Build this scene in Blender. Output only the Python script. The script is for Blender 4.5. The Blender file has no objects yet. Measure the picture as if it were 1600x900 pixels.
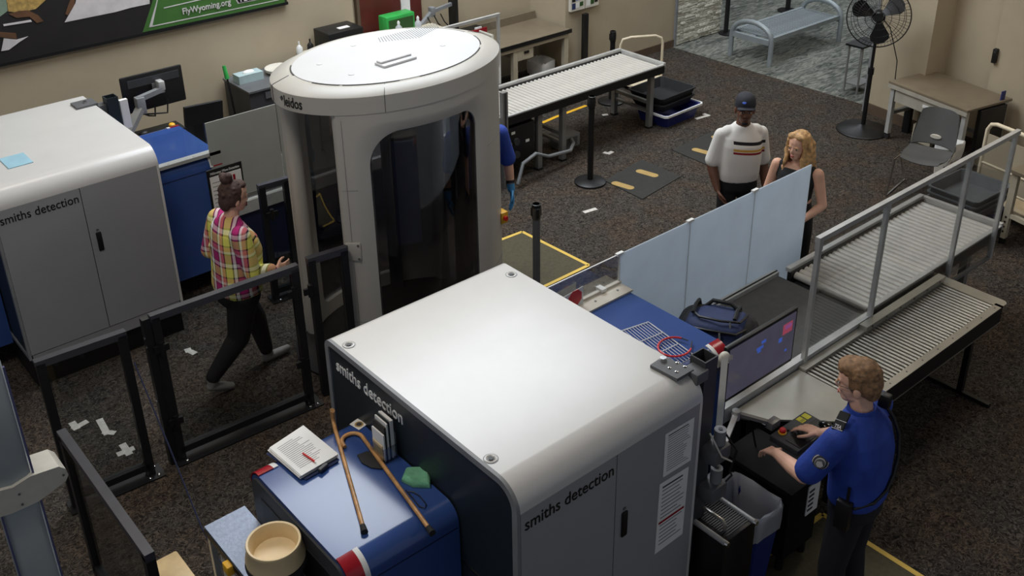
import bpy, bmesh, math, random
from mathutils import Vector, Matrix
random.seed(7)
PI = math.pi
scene = bpy.context.scene
COL = scene.collection

# ------------------------------------------------------------------ camera
F, PX, PY, CAMZ = 1615.257, 775.048, 310.464, 4.8
RW = ((0.7690080, -0.6389116, -0.0204582), (-0.2977825, -0.3297311, -0.8958811), (0.5656432, 0.6950319, -0.4438226))
CAM = Vector((0, 0, CAMZ))
cd = bpy.data.cameras.new('camera'); cam = bpy.data.objects.new('camera', cd); COL.objects.link(cam)
r0, r1, r2 = [Vector(r) for r in RW]
cam.matrix_world = Matrix(((r0.x, -r1.x, -r2.x, 0), (r0.y, -r1.y, -r2.y, 0), (r0.z, -r1.z, -r2.z, CAMZ), (0, 0, 0, 1)))
cd.sensor_width = 36; cd.lens = F / 1600 * 36
cd.shift_x = (800 - PX) / 1600; cd.shift_y = (PY - 450) / 1600
cd.clip_start = .05; cd.clip_end = 200
scene.camera = cam
# plan measurements read off the photograph: a pixel seen at a known height / on a known wall plane
def ray(u, v):
    a, b = (u - PX) / F, (v - PY) / F
    return r0 * a + r1 * b + r2
def onz(u, v, z=0.):
    d = ray(u, v); return CAM + d * ((z - CAMZ) / d.z)
def ony(u, v, y):
    d = ray(u, v); return CAM + d * (y / d.y)
def onx(u, v, x):
    d = ray(u, v); return CAM + d * (x / d.x)

# ------------------------------------------------------------------ light
w = bpy.data.worlds.new('world'); scene.world = w; w.use_nodes = True
bg = w.node_tree.nodes['Background']; bg.inputs[0].default_value = (.80, .88, 1, 1); bg.inputs[1].default_value = .24
def area(name, loc, sx, sy, power, col, rot=(0, 0, 0)):
    l = bpy.data.lights.new(name, 'AREA'); l.shape = 'RECTANGLE'; l.size = sx; l.size_y = sy; l.energy = power; l.color = col
    o = bpy.data.objects.new(name, l); COL.objects.link(o); o.location = loc; o.rotation_euler = rot; return o
area('skylight_lamp', (6.0, 8.3, 6.45), 4.6, 3.4, 470, (.86, .93, 1))
area('hall_lamp', (15, 9, 5.9), 5, 6, 300, (.86, .93, 1))
area('fill_lamp', (.8, 4.2, 6.45), 1.2, 1.2, 95, (1, .93, .84))  # added warm fill to brighten the left and front, no visible fixture
area('fill_lamp.001', (9.2, 3.6, 6.45), 1.2, 1.2, 75, (1, .90, .78))  # added warm fill over the right side, no visible fixture
area('fill_lamp.002', (2.6, 8.6, 6.45), 1.2, 1.2, 28, (1, .90, .78))  # weak added fill above the left scanner, no visible fixture
scene.view_settings.view_transform = 'Standard'
scene.view_settings.look = 'None'
scene.view_settings.gamma = 1
scene.view_settings.use_curve_mapping = False
scene.view_settings.exposure = 0.0

# ------------------------------------------------------------------ materials
def lin(c):
    return tuple(((x / 255) / 12.92 if x / 255 <= .04045 else ((x / 255 + .055) / 1.055) ** 2.4) for x in c)
MATS = {}
def newmat(name):
    m = bpy.data.materials.new(name); m.use_nodes = True; MATS[name] = m
    nt = m.node_tree; nt.nodes.clear()
    out = nt.nodes.new('ShaderNodeOutputMaterial'); return m, nt, out
def N(nt, t, **kw):
    n = nt.nodes.new(t)
    for k, v in kw.items(): setattr(n, k, v)
    return n
def coords(nt, scale=1, kind='Object'):
    tc = N(nt, 'ShaderNodeTexCoord'); mp = N(nt, 'ShaderNodeMapping'); mp.inputs['Scale'].default_value = (scale,) * 3 if not isinstance(scale, tuple) else scale
    nt.links.new(tc.outputs[kind], mp.inputs[0]); return mp.outputs[0]
def noise(nt, vec, scale, detail=4, rough=.55):
    n = N(nt, 'ShaderNodeTexNoise'); n.inputs['Scale'].default_value = scale; n.inputs['Detail'].default_value = detail; n.inputs['Roughness'].default_value = rough
    nt.links.new(vec, n.inputs['Vector']); return n.outputs['Fac']
def ramp(nt, fac, stops, interp='LINEAR'):
    r = N(nt, 'ShaderNodeValToRGB'); cr = r.color_ramp; cr.interpolation = interp
    while len(cr.elements) > 1: cr.elements.remove(cr.elements[-1])
    cr.elements[0].position = stops[0][0]; cr.elements[0].color = (*lin(stops[0][1]), 1)
    for p, c in stops[1:]:
        e = cr.elements.new(p); e.color = (*lin(c), 1)
    nt.links.new(fac, r.inputs[0]); return r.outputs[0]
def mat(name, c, rough=.5, metal=0., var=.05, scale=6., bump=0., spec=.5, coat=0., bscale=None):
    m, nt, out = newmat(name)
    b = N(nt, 'ShaderNodeBsdfPrincipled'); nt.links.new(b.outputs[0], out.inputs[0])
    v = coords(nt); f = noise(nt, v, scale)
    lo = tuple(max(0, x * (1 - var)) for x in c); hi = tuple(min(255, x * (1 + var)) for x in c)
    nt.links.new(ramp(nt, f, [(.3, lo), (.7, hi)]), b.inputs['Base Color'])
    b.inputs['Roughness'].default_value = rough; b.inputs['Metallic'].default_value = metal
    b.inputs['Specular IOR Level'].default_value = spec; b.inputs['Coat Weight'].default_value = coat
    if bump:
        bn = N(nt, 'ShaderNodeBump'); bn.inputs['Strength'].default_value = bump; bn.inputs['Distance'].default_value = .01
        nt.links.new(noise(nt, v, bscale or scale * 8, 5), bn.inputs['Height']); nt.links.new(bn.outputs[0], b.inputs['Normal'])
    return m
def glassmat(name, tint, refl=.12, rough=.02):
    m, nt, out = newmat(name)
    t = N(nt, 'ShaderNodeBsdfTransparent'); g = N(nt, 'ShaderNodeBsdfGlossy'); mx = N(nt, 'ShaderNodeMixShader')
    v = coords(nt); f = noise(nt, v, 3)
    lo = tuple(x * .97 for x in tint)
    nt.links.new(ramp(nt, f, [(.3, lo), (.7, tint)]), t.inputs[0])
    g.inputs['Roughness'].default_value = rough
    fr = N(nt, 'ShaderNodeFresnel'); fr.inputs[0].default_value = 1.45
    ml = N(nt, 'ShaderNodeMath', operation='MULTIPLY'); ml.inputs[1].default_value = refl * 8
    nt.links.new(fr.outputs[0], ml.inputs[0]); nt.links.new(ml.outputs[0], mx.inputs[0])
    nt.links.new(t.outputs[0], mx.inputs[1]); nt.links.new(g.outputs[0], mx.inputs[2]); nt.links.new(mx.outputs[0], out.inputs[0])
    return m
def carpet(name, stops, scale, stretch=(1, 1, 1), sc2=9):
    m, nt, out = newmat(name)
    b = N(nt, 'ShaderNodeBsdfPrincipled'); nt.links.new(b.outputs[0], out.inputs[0])
    v = coords(nt, stretch)
    n1 = N(nt, 'ShaderNodeTexNoise'); n1.inputs['Scale'].default_value = scale; n1.inputs['Detail'].default_value = 3; n1.inputs['Distortion'].default_value = 2.2
    nt.links.new(v, n1.inputs['Vector'])
    n2 = noise(nt, v, sc2, 2); ad = N(nt, 'ShaderNodeMath', operation='MULTIPLY_ADD'); ad.inputs[1].default_value = .35
    nt.links.new(n2, ad.inputs[0]); nt.links.new(n1.outputs['Fac'], ad.inputs[2])
    nt.links.new(ramp(nt, ad.outputs[0], stops), b.inputs['Base Color'])
    b.inputs['Roughness'].default_value = .95; b.inputs['Specular IOR Level'].default_value = .1
    bn = N(nt, 'ShaderNodeBump'); bn.inputs['Strength'].default_value = .4; bn.inputs['Distance'].default_value = .005
    nt.links.new(noise(nt, v, scale * 6, 3), bn.inputs['Height']); nt.links.new(bn.outputs[0], b.inputs['Normal'])
def main_carpet():
    m, nt, out = newmat('carpet')
    b = N(nt, 'ShaderNodeBsdfPrincipled'); nt.links.new(b.outputs[0], out.inputs[0]); b.inputs['Roughness'].default_value = .95; b.inputs['Specular IOR Level'].default_value = .1
    v = coords(nt)
    def nz(scale, dist, det=2):
        n = N(nt, 'ShaderNodeTexNoise'); n.inputs['Scale'].default_value = scale; n.inputs['Detail'].default_value = det; n.inputs['Distortion'].default_value = dist; nt.links.new(v, n.inputs['Vector']); return n.outputs['Fac']
    base = ramp(nt, nz(26, 1.0, 3), [(.36, (36, 34, 32)), (.52, (56, 53, 50)), (.66, (70, 66, 61))])
    tint = ramp(nt, nz(2.2, .5), [(.40, (128, 127, 126)), (.62, (136, 127, 120))])
    line = ramp(nt, nz(15, 2.6, 1), [(.44, (0, 0, 0)), (.49, (255, 255, 255)), (.51, (255, 255, 255)), (.56, (0, 0, 0))])
    mx = N(nt, 'ShaderNodeMix', data_type='RGBA'); nt.links.new(line, mx.inputs[0]); nt.links.new(base, mx.inputs[6]); mx.inputs[7].default_value = (*lin((94, 88, 81)), 1)
    m2 = N(nt, 'ShaderNodeMix', data_type='RGBA', blend_type='MULTIPLY'); m2.inputs[0].default_value = 1; nt.links.new(mx.outputs[2], m2.inputs[6]); nt.links.new(tint, m2.inputs[7])
    g = N(nt, 'ShaderNodeMix', data_type='RGBA', blend_type='MULTIPLY'); g.inputs[0].default_value = 1; nt.links.new(m2.outputs[2], g.inputs[6]); g.inputs[7].default_value = (4.2, 4.2, 4.2, 1)
    nt.links.new(g.outputs[2], b.inputs['Base Color'])
main_carpet()
carpet('hall_carpet', [(.48, (62, 66, 64)), (.66, (104, 106, 100)), (.86, (138, 138, 130))], 7, (.5, 2.2, 1), 2)
mat('wall', (176, 162, 138), .85, var=.03, scale=1.5, bump=.05, bscale=60)
mat('ceiling', (225, 222, 215), .9)
mat('base_brown', (92, 76, 62), .6)
mat('stone', (224, 216, 200), .9, var=.2, scale=5, bump=.6)
mat('mortar', (160, 152, 140), .95)
mat('shell', (206, 204, 201), .24, var=.012, scale=3)
mat('door', (152, 153, 156), .45, var=.012, scale=3)
mat('leidos', (184, 180, 172), .35, var=.015, scale=2)
mat('leidos_lid', (206, 206, 207), .4, var=.01, scale=2)
mat('slate', (34, 42, 47), .42, var=.05)
mat('blue', (52, 78, 138), .17, var=.03, scale=3)
mat('navy', (20, 30, 66), .5)
mat('black', (18, 18, 19), .45)
mat('matte_black', (13, 13, 14), .85, spec=.2)
mat('black_gloss', (10, 10, 11), .12)
mat('black_frame', (24, 25, 27), .42, var=.08)
mat('frame_top_lit', (62, 63, 70), .32)  # top rails lighter than the posts: reflected light put into the colour
mat('rubber', (30, 30, 30), .8)
mat('darkgrey', (58, 59, 62), .5)
mat('grey', (128, 130, 132), .5)
mat('midgrey', (92, 93, 95), .5)
mat('white', (232, 232, 230), .5)
mat('offwhite', (214, 208, 196), .5)
mat('paper', (236, 235, 232), .7, var=.02)
mat('print', (60, 60, 66), .8)
mat('print_light', (128, 128, 134), .8)
mat('alu', (196, 196, 194), .35, .35, var=.05)
mat('alu_dark', (138, 138, 136), .4, .35, var=.05)
mat('steel', (186, 183, 174), .32, .75, var=.08, scale=2)
mat('steel_dark', (120, 119, 114), .28, .9, var=.08)
mat('chrome', (210, 210, 212), .12, 1)
mat('roller', (196, 192, 184), .42, .15, var=.03)
mat('belt', (74, 74, 74), .7, var=.06, scale=20)
mat('red', (158, 20, 36), .25)
mat('red_bright', (214, 38, 40), .4)
mat('yellow', (232, 176, 40), .5)
mat('tape_yellow', (222, 186, 84), .6)
mat('lime', (214, 208, 60), .6)
mat('green', (50, 160, 74), .4)
mat('green_cloth', (112, 176, 140), .9, var=.08, scale=20, bump=.3)
mat('green_board', (64, 108, 48), .5, var=.03)
mat('green_dark', (48, 84, 38), .5)
mat('maroon', (88, 34, 28), .45, var=.06)
mat('tan', (226, 202, 158), .45, var=.03)
mat('cream', (222, 208, 180), .5)
mat('wood', (190, 142, 90), .35, var=.2, scale=14)
mat('wood_light', (208, 180, 132), .45, var=.1)
mat('desk_top', (122, 110, 92), .35, var=.04)
mat('desk_grey', (170, 164, 152), .45)
mat('beige_metal', (188, 178, 156), .45)
mat('tape_white', (205, 200, 192), .7, var=.08, scale=30)
mat('mat_dark', (44, 43, 40), .8, var=.08, scale=30)
mat('mat_olive', (74, 68, 48), .8, var=.1, scale=40)
mat('gold', (176, 146, 88), .7)
mat('bin_blue', (34, 52, 122), .5)
mat('royal', (36, 44, 112), .45)
mat('tray_grey', (96, 100, 104), .5)
mat('chair_grey', (84, 84, 83), .5)
mat('bench_grey', (150, 158, 162), .45, .3)
mat('skin_light', (222, 172, 146), .55, var=.05, scale=10)
mat('skin_pale', (226, 178, 154), .55, var=.05, scale=10)
mat('skin_dark', (104, 68, 52), .5, var=.06, scale=10)
mat('lips', (176, 92, 86), .5)
mat('lips_dark', (74, 40, 36), .5)
mat('eye', (36, 28, 26), .3)
mat('glove', (70, 150, 205), .5)
mat('uniform', (36, 66, 158), .75, var=.07, scale=9, bump=.2)
mat('trouser', (24, 25, 33), .85, var=.1, scale=10, bump=.2)
mat('dress', (16, 16, 19), .8)
mat('hair_ginger', (140, 106, 74), .6, var=.25, scale=40, bump=.5)
mat('hair_brown', (72, 50, 42), .6, var=.25, scale=40, bump=.5)
mat('hair_blonde', (190, 148, 98), .55, var=.25, scale=30, bump=.5)
mat('cap', (36, 38, 46), .8)
mat('shoe', (150, 146, 142), .7)
mat('bag_blue', (36, 50, 92), .7, var=.1, scale=12, bump=.3)
mat('bag_black', (26, 27, 30), .7, var=.1, scale=12, bump=.3)
mat('photo_brown', (96, 66, 44), .6, var=.15)
mat('photo_dark', (28, 25, 24), .6, var=.1)
mat('photo_white', (206, 200, 200), .6, var=.06)
mat('photo_straw', (170, 140, 80), .6, var=.2, scale=20)
mat('photo_green', (120, 140, 122), .6, var=.1)
mat('detector', (158, 166, 170), .35, var=.02)
mat('violet', (84, 86, 126), .4)
mat('metal_table', (140, 152, 174), .38, .2, var=.06, scale=40, bump=.12, bscale=70)
glassmat('glass', (252, 253, 253), .055)
glassmat('glass_dim', (236, 238, 238), .06)
glassmat('glass_dark', (206, 206, 208), .10)
def frosted(name, c, tr=.72):
    m, nt, out = newmat(name)
    v = coords(nt); f = noise(nt, v, 5)
    col = ramp(nt, f, [(.3, tuple(x * .97 for x in c)), (.7, c)])
    t = N(nt, 'ShaderNodeBsdfTranslucent'); d = N(nt, 'ShaderNodeBsdfPrincipled'); d.inputs['Roughness'].default_value = .35
    nt.links.new(col, t.inputs[0]); nt.links.new(col, d.inputs['Base Color'])
    mx = N(nt, 'ShaderNodeMixShader'); mx.inputs[0].default_value = tr
    nt.links.new(d.outputs[0], mx.inputs[1]); nt.links.new(t.outputs[0], mx.inputs[2]); nt.links.new(mx.outputs[0], out.inputs[0])
frosted('frost', (226, 234, 242), .62)
frosted('frost_grey', (186, 188, 182), .3)
frosted('bag', (220, 222, 226), .4)
def emit(name, c, s):
    m, nt, out = newmat(name)
    b = N(nt, 'ShaderNodeBsdfPrincipled'); v = coords(nt); f = noise(nt, v, 6)
    col = ramp(nt, f, [(.3, tuple(x * .9 for x in c)), (.7, c)])
    b.inputs['Base Color'].default_value = (.02, .02, .02, 1); b.inputs['Roughness'].default_value = .15
    nt.links.new(col, b.inputs['Emission Color']); b.inputs['Emission Strength'].default_value = s
    nt.links.new(b.outputs[0], out.inputs[0])
emit('screen', (96, 93, 112), .42)
emit('screen_blue', (60, 90, 180), .8)
emit('screen_red', (160, 70, 90), .8)
def stripes_mat():
    m, nt, out = newmat('tee')
    b = N(nt, 'ShaderNodeBsdfPrincipled'); nt.links.new(b.outputs[0], out.inputs[0]); b.inputs['Roughness'].default_value = .9
    tc = N(nt, 'ShaderNodeTexCoord'); sp = N(nt, 'ShaderNodeSeparateXYZ'); nt.links.new(tc.outputs['Object'], sp.inputs[0])
    r = ramp(nt, sp.outputs[2], [(0, (226, 222, 216)), (.3, (226, 222, 216))], 'CONSTANT')
    rn = [n for n in nt.nodes if n.type == 'VALTORGB'][0]; cr = rn.color_ramp
    def st(p, c):
        e = cr.elements.new(p); e.color = (*lin(c), 1)
    mr = N(nt, 'ShaderNodeMapRange'); mr.inputs[1].default_value = 1.0; mr.inputs[2].default_value = 1.5
    sx = N(nt, 'ShaderNodeMath', operation='MULTIPLY_ADD'); sx.inputs[1].default_value = -.10
    nt.links.new(sp.outputs[0], sx.inputs[0]); nt.links.new(sp.outputs[2], sx.inputs[2])
    nt.links.new(sx.outputs[0], mr.inputs[0]); nt.links.new(mr.outputs[0], rn.inputs[0])
    for p, c in ((.40, (140, 24, 34)), (.44, (226, 222, 216)), (.45, (206, 160, 70)), (.495, (226, 222, 216)), (.57, (28, 22, 26)), (.625, (226, 222, 216))): st(p, c)
    gx = N(nt, 'ShaderNodeMath', operation='GREATER_THAN'); gx.inputs[1].default_value = -.2
    ly = N(nt, 'ShaderNodeMath', operation='GREATER_THAN'); ly.inputs[1].default_value = .03
    lx = N(nt, 'ShaderNodeMath', operation='LESS_THAN'); lx.inputs[1].default_value = .10
    nt.links.new(sp.outputs[0], gx.inputs[0]); nt.links.new(sp.outputs[1], ly.inputs[0]); nt.links.new(sp.outputs[0], lx.inputs[0])
    m1 = N(nt, 'ShaderNodeMath', operation='MULTIPLY'); m2 = N(nt, 'ShaderNodeMath', operation='MULTIPLY')
    nt.links.new(gx.outputs[0], m1.inputs[0]); nt.links.new(ly.outputs[0], m1.inputs[1]); nt.links.new(m1.outputs[0], m2.inputs[0]); nt.links.new(lx.outputs[0], m2.inputs[1])
    mx = N(nt, 'ShaderNodeMix', data_type='RGBA'); nt.links.new(m2.outputs[0], mx.inputs[0]); mx.inputs[6].default_value = (*lin((226, 222, 216)), 1)
    nt.links.new(r, mx.inputs[7]); nt.links.new(mx.outputs[2], b.inputs['Base Color'])
stripes_mat()
def plaid_mat():
    m, nt, out = newmat('plaid')
    b = N(nt, 'ShaderNodeBsdfPrincipled'); nt.links.new(b.outputs[0], out.inputs[0]); b.inputs['Roughness'].default_value = .9
    tc = N(nt, 'ShaderNodeTexCoord'); sp = N(nt, 'ShaderNodeSeparateXYZ'); nt.links.new(tc.outputs['Object'], sp.inputs[0])
    def band(src, per, stops):
        a = N(nt, 'ShaderNodeMath', operation='DIVIDE'); a.inputs[1].default_value = per; nt.links.new(src, a.inputs[0])
        f = N(nt, 'ShaderNodeMath', operation='FRACT'); nt.links.new(a.outputs[0], f.inputs[0])
        return ramp(nt, f.outputs[0], stops, 'CONSTANT')
    Yl, Mg, Wh, Bk, Sa = (238, 232, 110), (182, 36, 116), (246, 242, 238), (30, 22, 34), (226, 130, 116)
    st = [(0, Yl), (.26, Bk), (.31, Wh), (.42, Bk), (.46, Mg), (.70, Bk), (.74, Wh), (.82, Sa), (.95, Bk)]
    ad = N(nt, 'ShaderNodeMath', operation='ADD'); nt.links.new(sp.outputs[0], ad.inputs[0]); nt.links.new(sp.outputs[1], ad.inputs[1])
    c1 = band(sp.outputs[2], .25, st); c2 = band(ad.outputs[0], .27, st)
    mx = N(nt, 'ShaderNodeMix', data_type='RGBA'); mx.inputs[0].default_value = .62
    nt.links.new(c1, mx.inputs[6]); nt.links.new(c2, mx.inputs[7]); nt.links.new(mx.outputs[2], b.inputs['Base Color'])
plaid_mat()

# ------------------------------------------------------------------ building helpers
WORK = bpy.data.scenes.new('workshop')          # text and remesh are evaluated here, away from the scene itself
def evaluated(o):
    WORK.collection.objects.link(o); vl = WORK.view_layers[0]; vl.update()
    return bpy.data.meshes.new_from_object(o.evaluated_get(vl.depsgraph))
WM = {}            # world matrix of every object made here (by object name)
class MB:
    def __init__(s): s.bm = bmesh.new()
    def box(s, x0, x1, y0, y1, z0, z1, bev=0, seg=2, M=None):
        r = bmesh.ops.create_cube(s.bm, size=1)
        vs = r['verts']
        for v in vs: v.co = Vector(((x0 + x1) / 2 + v.co.x * (x1 - x0), (y0 + y1) / 2 + v.co.y * (y1 - y0), (z0 + z1) / 2 + v.co.z * (z1 - z0)))
        if bev:
            es = list({e for v in vs for e in v.link_edges})
            rr = bmesh.ops.bevel(s.bm, geom=es, offset=bev, segments=seg, affect='EDGES', profile=.5)
            vs = list({v for f in rr['faces'] for v in f.verts} | {v for v in vs if v.is_valid})
        if M is not None:
            for v in vs: v.co = M @ v.co
        return s
    def bar(s, p, q, wd, ht=None, up=(0, 0, 1), bev=0):
        p, q = Vector(p), Vector(q); d = q - p; L = d.length; d = d / L; u = Vector(up)
        if abs(d.dot(u)) > .99: u = Vector((1, 0, 0))
        sd = d.cross(u).normalized(); u = sd.cross(d)
        M = Matrix(((d.x, sd.x, u.x, p.x), (d.y, sd.y, u.y, p.y), (d.z, sd.z, u.z, p.z), (0, 0, 0, 1)))
        ht = ht or wd
        return s.box(0, L, -wd / 2, wd / 2, -ht / 2, ht / 2, bev, 1, M)
    def cyl(s, p, q, r, r2=None, n=16, cap=True):
        p, q = Vector(p), Vector(q); return s.loft([ring(p, q - p, r, n), ring(q, q - p, r if r2 is None else r2, n)], cap)
    def loft(s, secs, cap=True, closed=True):
        rows = [[s.bm.verts.new(c) for c in sec] for sec in secs]
        n = len(rows[0])
        for a, b in zip(rows[:-1], rows[1:]):
            for i in range(n if closed else n - 1):
                j = (i + 1) % n
                try: s.bm.faces.new((a[i], a[j], b[j], b[i]))
                except ValueError: pass
        if cap:
            s.bm.faces.new(rows[0][::-1]); s.bm.faces.new(rows[-1])
        return s
    def tube(s, pts, r, n=8, cap=True):
        pts = [Vector(p) for p in pts]; secs = []; prev = None
        for i, p in enumerate(pts):
            d = (pts[min(i + 1, len(pts) - 1)] - pts[max(i - 1, 0)])
            rr = r[i] if isinstance(r, (list, tuple)) else r
            sec, prev = ring2(p, d, rr, n, prev); secs.append(sec)
        return s.loft(secs, cap)
    def lathe(s, prof, c=(0, 0, 0), n=32, sx=1, sy=1):
        c = Vector(c); secs = []
        for (r, z) in prof: secs.append([c + Vector((r * sx * math.cos(2 * PI * i / n), r * sy * math.sin(2 * PI * i / n), z)) for i in range(n)])
        return s.loft(secs, True)
    def prism(s, poly, vec):
        a = [Vector(p) for p in poly]; vec = Vector(vec)
        return s.loft([a, [p + vec for p in a]], True)
    def ell(s, c, rx, ry, rz, M=None, u=14, v=9):
        c = Vector(c); rows = []
        for j in range(1, v):
            p = PI * j / v; rows.append([Vector((rx * math.sin(p) * math.cos(2 * PI * i / u), ry * math.sin(p) * math.sin(2 * PI * i / u), rz * math.cos(p))) for i in range(u)])
        T = (lambda q: (M @ q) + c) if M is not None else (lambda q: q + c)
        new = s.bm.verts.new; R_ = [[new(T(q)) for q in row] for row in rows]
        top, bot = new(T(Vector((0, 0, rz)))), new(T(Vector((0, 0, -rz)))); nf = s.bm.faces.new
        for i in range(u):
            k = (i + 1) % u; nf((top, R_[0][i], R_[0][k])); nf((bot, R_[-1][k], R_[-1][i]))
            for x, y in zip(R_[:-1], R_[1:]): nf((x[i], y[i], y[k], x[k]))
        return s
    def sbox(s, c, rx, ry, rz, e=.55, M=None, u=24, v=14):
        c = Vector(c); pw = lambda q: math.copysign(abs(q) ** e, q); rows = []
        for j in range(1, v):
            p = PI * j / v; rows.append([c + Vector((rx * pw(math.sin(p)) * pw(math.cos(2 * PI * i / u)), ry * pw(math.sin(p)) * pw(math.sin(2 * PI * i / u)), rz * pw(math.cos(p)))) for i in range(u)])
        return s.loft(rows)
    def limb(s, pts, rad, n=12):
        pts = [Vector(p) for p in pts]
        for i, p in enumerate(pts):
            s.ell(p, rad[i], rad[i], rad[i], u=12, v=8)
            if i: s.cyl(pts[i - 1], p, rad[i - 1], rad[i], n)
        return s
    def mesh(s, name, m, ang=40, recalc=True):
        if recalc: bmesh.ops.recalc_face_normals(s.bm, faces=s.bm.faces[:])
        a = math.radians(ang)
        for f in s.bm.faces: f.smooth = True
        for e in s.bm.edges:
            if len(e.link_faces) == 2 and e.calc_face_angle(0) > a: e.smooth = False
        me = bpy.data.meshes.new(name); s.bm.to_mesh(me); s.bm.free()
        if m: me.materials.append(MATS[m])
        return me
    def build(s, name, m, parent=None, world=True, ang=40):
        if parent is not None and world:
            inv = WM[parent.name].inverted()
            bmesh.ops.transform(s.bm, matrix=inv, verts=s.bm.verts[:])
        return link(name, s.mesh(name, m, ang), parent)
def link(name, me, parent=None, loc=None, rot=None):
    o = bpy.data.objects.new(name, me); COL.objects.link(o); o.parent = parent
    Ml = Matrix.Identity(4)
    if loc is not None: o.location = loc; Ml = Matrix.Translation(Vector(loc))
    if rot is not None: o.rotation_euler = rot; Ml = Ml @ __import__('mathutils').Euler(rot).to_matrix().to_4x4()
    WM[o.name] = (WM[parent.name] if parent is not None else Matrix.Identity(4)) @ Ml
    return o
def ring(c, d, r, n=12):
    return ring2(Vector(c), Vector(d), r, n, None)[0]
def ring2(c, d, r, n, prev):
    d = d.normalized()
    if prev is None:
        u = Vector((0, 0, 1)) if abs(d.z) < .9 else Vector((1, 0, 0))
    else: u = prev
    a = (u - d * u.dot(d)).normalized(); b = d.cross(a)
    return [c + (a * math.cos(2 * PI * i / n) + b * math.sin(2 * PI * i / n)) * r for i in range(n)], a
def tag(o, label=None, cat=None, group=None, kind=None):
    if label: o['label'] = label
    if cat: o['category'] = cat
    if group: o['group'] = group
    if kind: o['kind'] = kind
    return o
def thing(name, label, cat, loc=(0, 0, 0), rz=0, group=None):
    o = bpy.data.objects.new(name, None); COL.objects.link(o); o.location = loc; o.rotation_euler = (0, 0, rz); o.empty_display_size = .1
    WM[o.name] = Matrix.Translation(Vector(loc)) @ Matrix.Rotation(rz, 4, 'Z')
    return tag(o, label, cat, group)
def struct(o): o['kind'] = 'structure'; return o
def text_part(name, s, m, parent, origin, right, up, width, height=None, ext=.001, bold=0.):
    cu = bpy.data.curves.new('txt', 'FONT'); cu.body = s; cu.size = 1; cu.offset = bold; cu.resolution_u = 3
    t = bpy.data.objects.new('txt', cu); me = evaluated(t)
    bpy.data.objects.remove(t); bpy.data.curves.remove(cu)
    bm = bmesh.new(); bm.from_mesh(me); bpy.data.meshes.remove(me)
    xs = [v.co.x for v in bm.verts]; x0, x1 = min(xs), max(xs); ys = [v.co.y for v in bm.verts]; y0, y1 = min(ys), max(ys)
    k = width / (x1 - x0); ky = k if height is None else height / (y1 - y0)
    R_, U_ = Vector(right).normalized(), Vector(up).normalized(); Nn = R_.cross(U_)
    ex = bmesh.ops.extrude_face_region(bm, geom=bm.faces[:])
    new = {v for v in ex['geom'] if isinstance(v, bmesh.types.BMVert)}
    for v in bm.verts:
        h = ext if v in new else -ext
        v.co = Vector(origin) + R_ * ((v.co.x - x0) * k) + U_ * (v.co.y * ky) + Nn * h
    b = MB(); b.bm.free(); b.bm = bm
    return b.build(name, m, parent)
def remesh(mb, name, m, parent, vox=.01, it=3, local=True):
    if not local: bmesh.ops.transform(mb.bm, matrix=WM[parent.name].inverted(), verts=mb.bm.verts[:])
    me = mb.mesh('tmp', None)
    o = bpy.data.objects.new('tmp', me)
    md = o.modifiers.new('r', 'REMESH'); md.mode = 'VOXEL'; md.voxel_size = vox; md.use_smooth_shade = True
    if it: sm = o.modifiers.new('s', 'SMOOTH'); sm.factor = .5; sm.iterations = it
    me2 = evaluated(o)
    bpy.data.objects.remove(o); bpy.data.meshes.remove(me)
    me2.name = name; me2.materials.clear(); me2.materials.append(MATS[m])
    for p in me2.polygons: p.use_smooth = True
    return link(name, me2, parent)
def bbox(*a, m='grey', name='part', parent=None, bev=0, world=True):
    return MB().box(*a, bev=bev).build(name, m, parent, world)

# ------------------------------------------------------------------ the room
struct(bbox(-4, 11.25, -4, 10.6, -.1, 0, m='carpet', name='floor'))
struct(bbox(11.25, 24, -4, 18, -.1, 0, m='hall_carpet', name='floor_hall'))
struct(bbox(-4, 24, -4, 18, 6.5, 6.6, m='ceiling', name='ceiling'))
b = MB().box(-4, 6.24, 10.25, 10.55, 0, 6.5).box(6.24, 9.1, 10.35, 10.55, 0, 6.5); struct(b.build('wall_back', 'wall'))
struct(bbox(9.1, 11.27, 9.65, 10.55, 0, 6.5, m='wall', name='wall_jog'))
struct(bbox(11.27, 11.31, 9.62, 9.7, 0, 6.5, m='grey', name='trim_1'))
struct(bbox(9.11, 11.27, 9.63, 9.65, 0, .11, m='base_brown', name='baseboard_back'))
ws = struct(bbox(11.31, 12.33, 9.69, 10.2, 0, 6.5, m='mortar', name='wall_stone'))
me_s = []
for k in range(5):
    b = MB(); b.box(-.5, .5, -.5, .5, -.5, .5, bev=.06, seg=1)
    for v in b.bm.verts: v.co += Vector((random.uniform(-.03, .03), random.uniform(-.2, .2) if v.co.y < 0 else 0, random.uniform(-.05, .05)))
    me_s.append(b.mesh('stone', 'stone', 30))
z = 0.01; row = 0
while z < 1.3:
    h = random.choice((.035, .045, .06)); x = 11.31 - random.uniform(0, .1)
    while x < 12.33:
        L = random.uniform(.09, .24); xa, xb = max(x, 11.312), min(x + L, 12.33)
        if xb - xa > .02:
            o = link('stone', random.choice(me_s), ws, ((xa + xb) / 2, 9.675, z + h / 2)); o.scale = (xb - xa - .005, .05 + random.uniform(0, .03), h - .005)
        x += L
    z += h; row += 1
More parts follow.
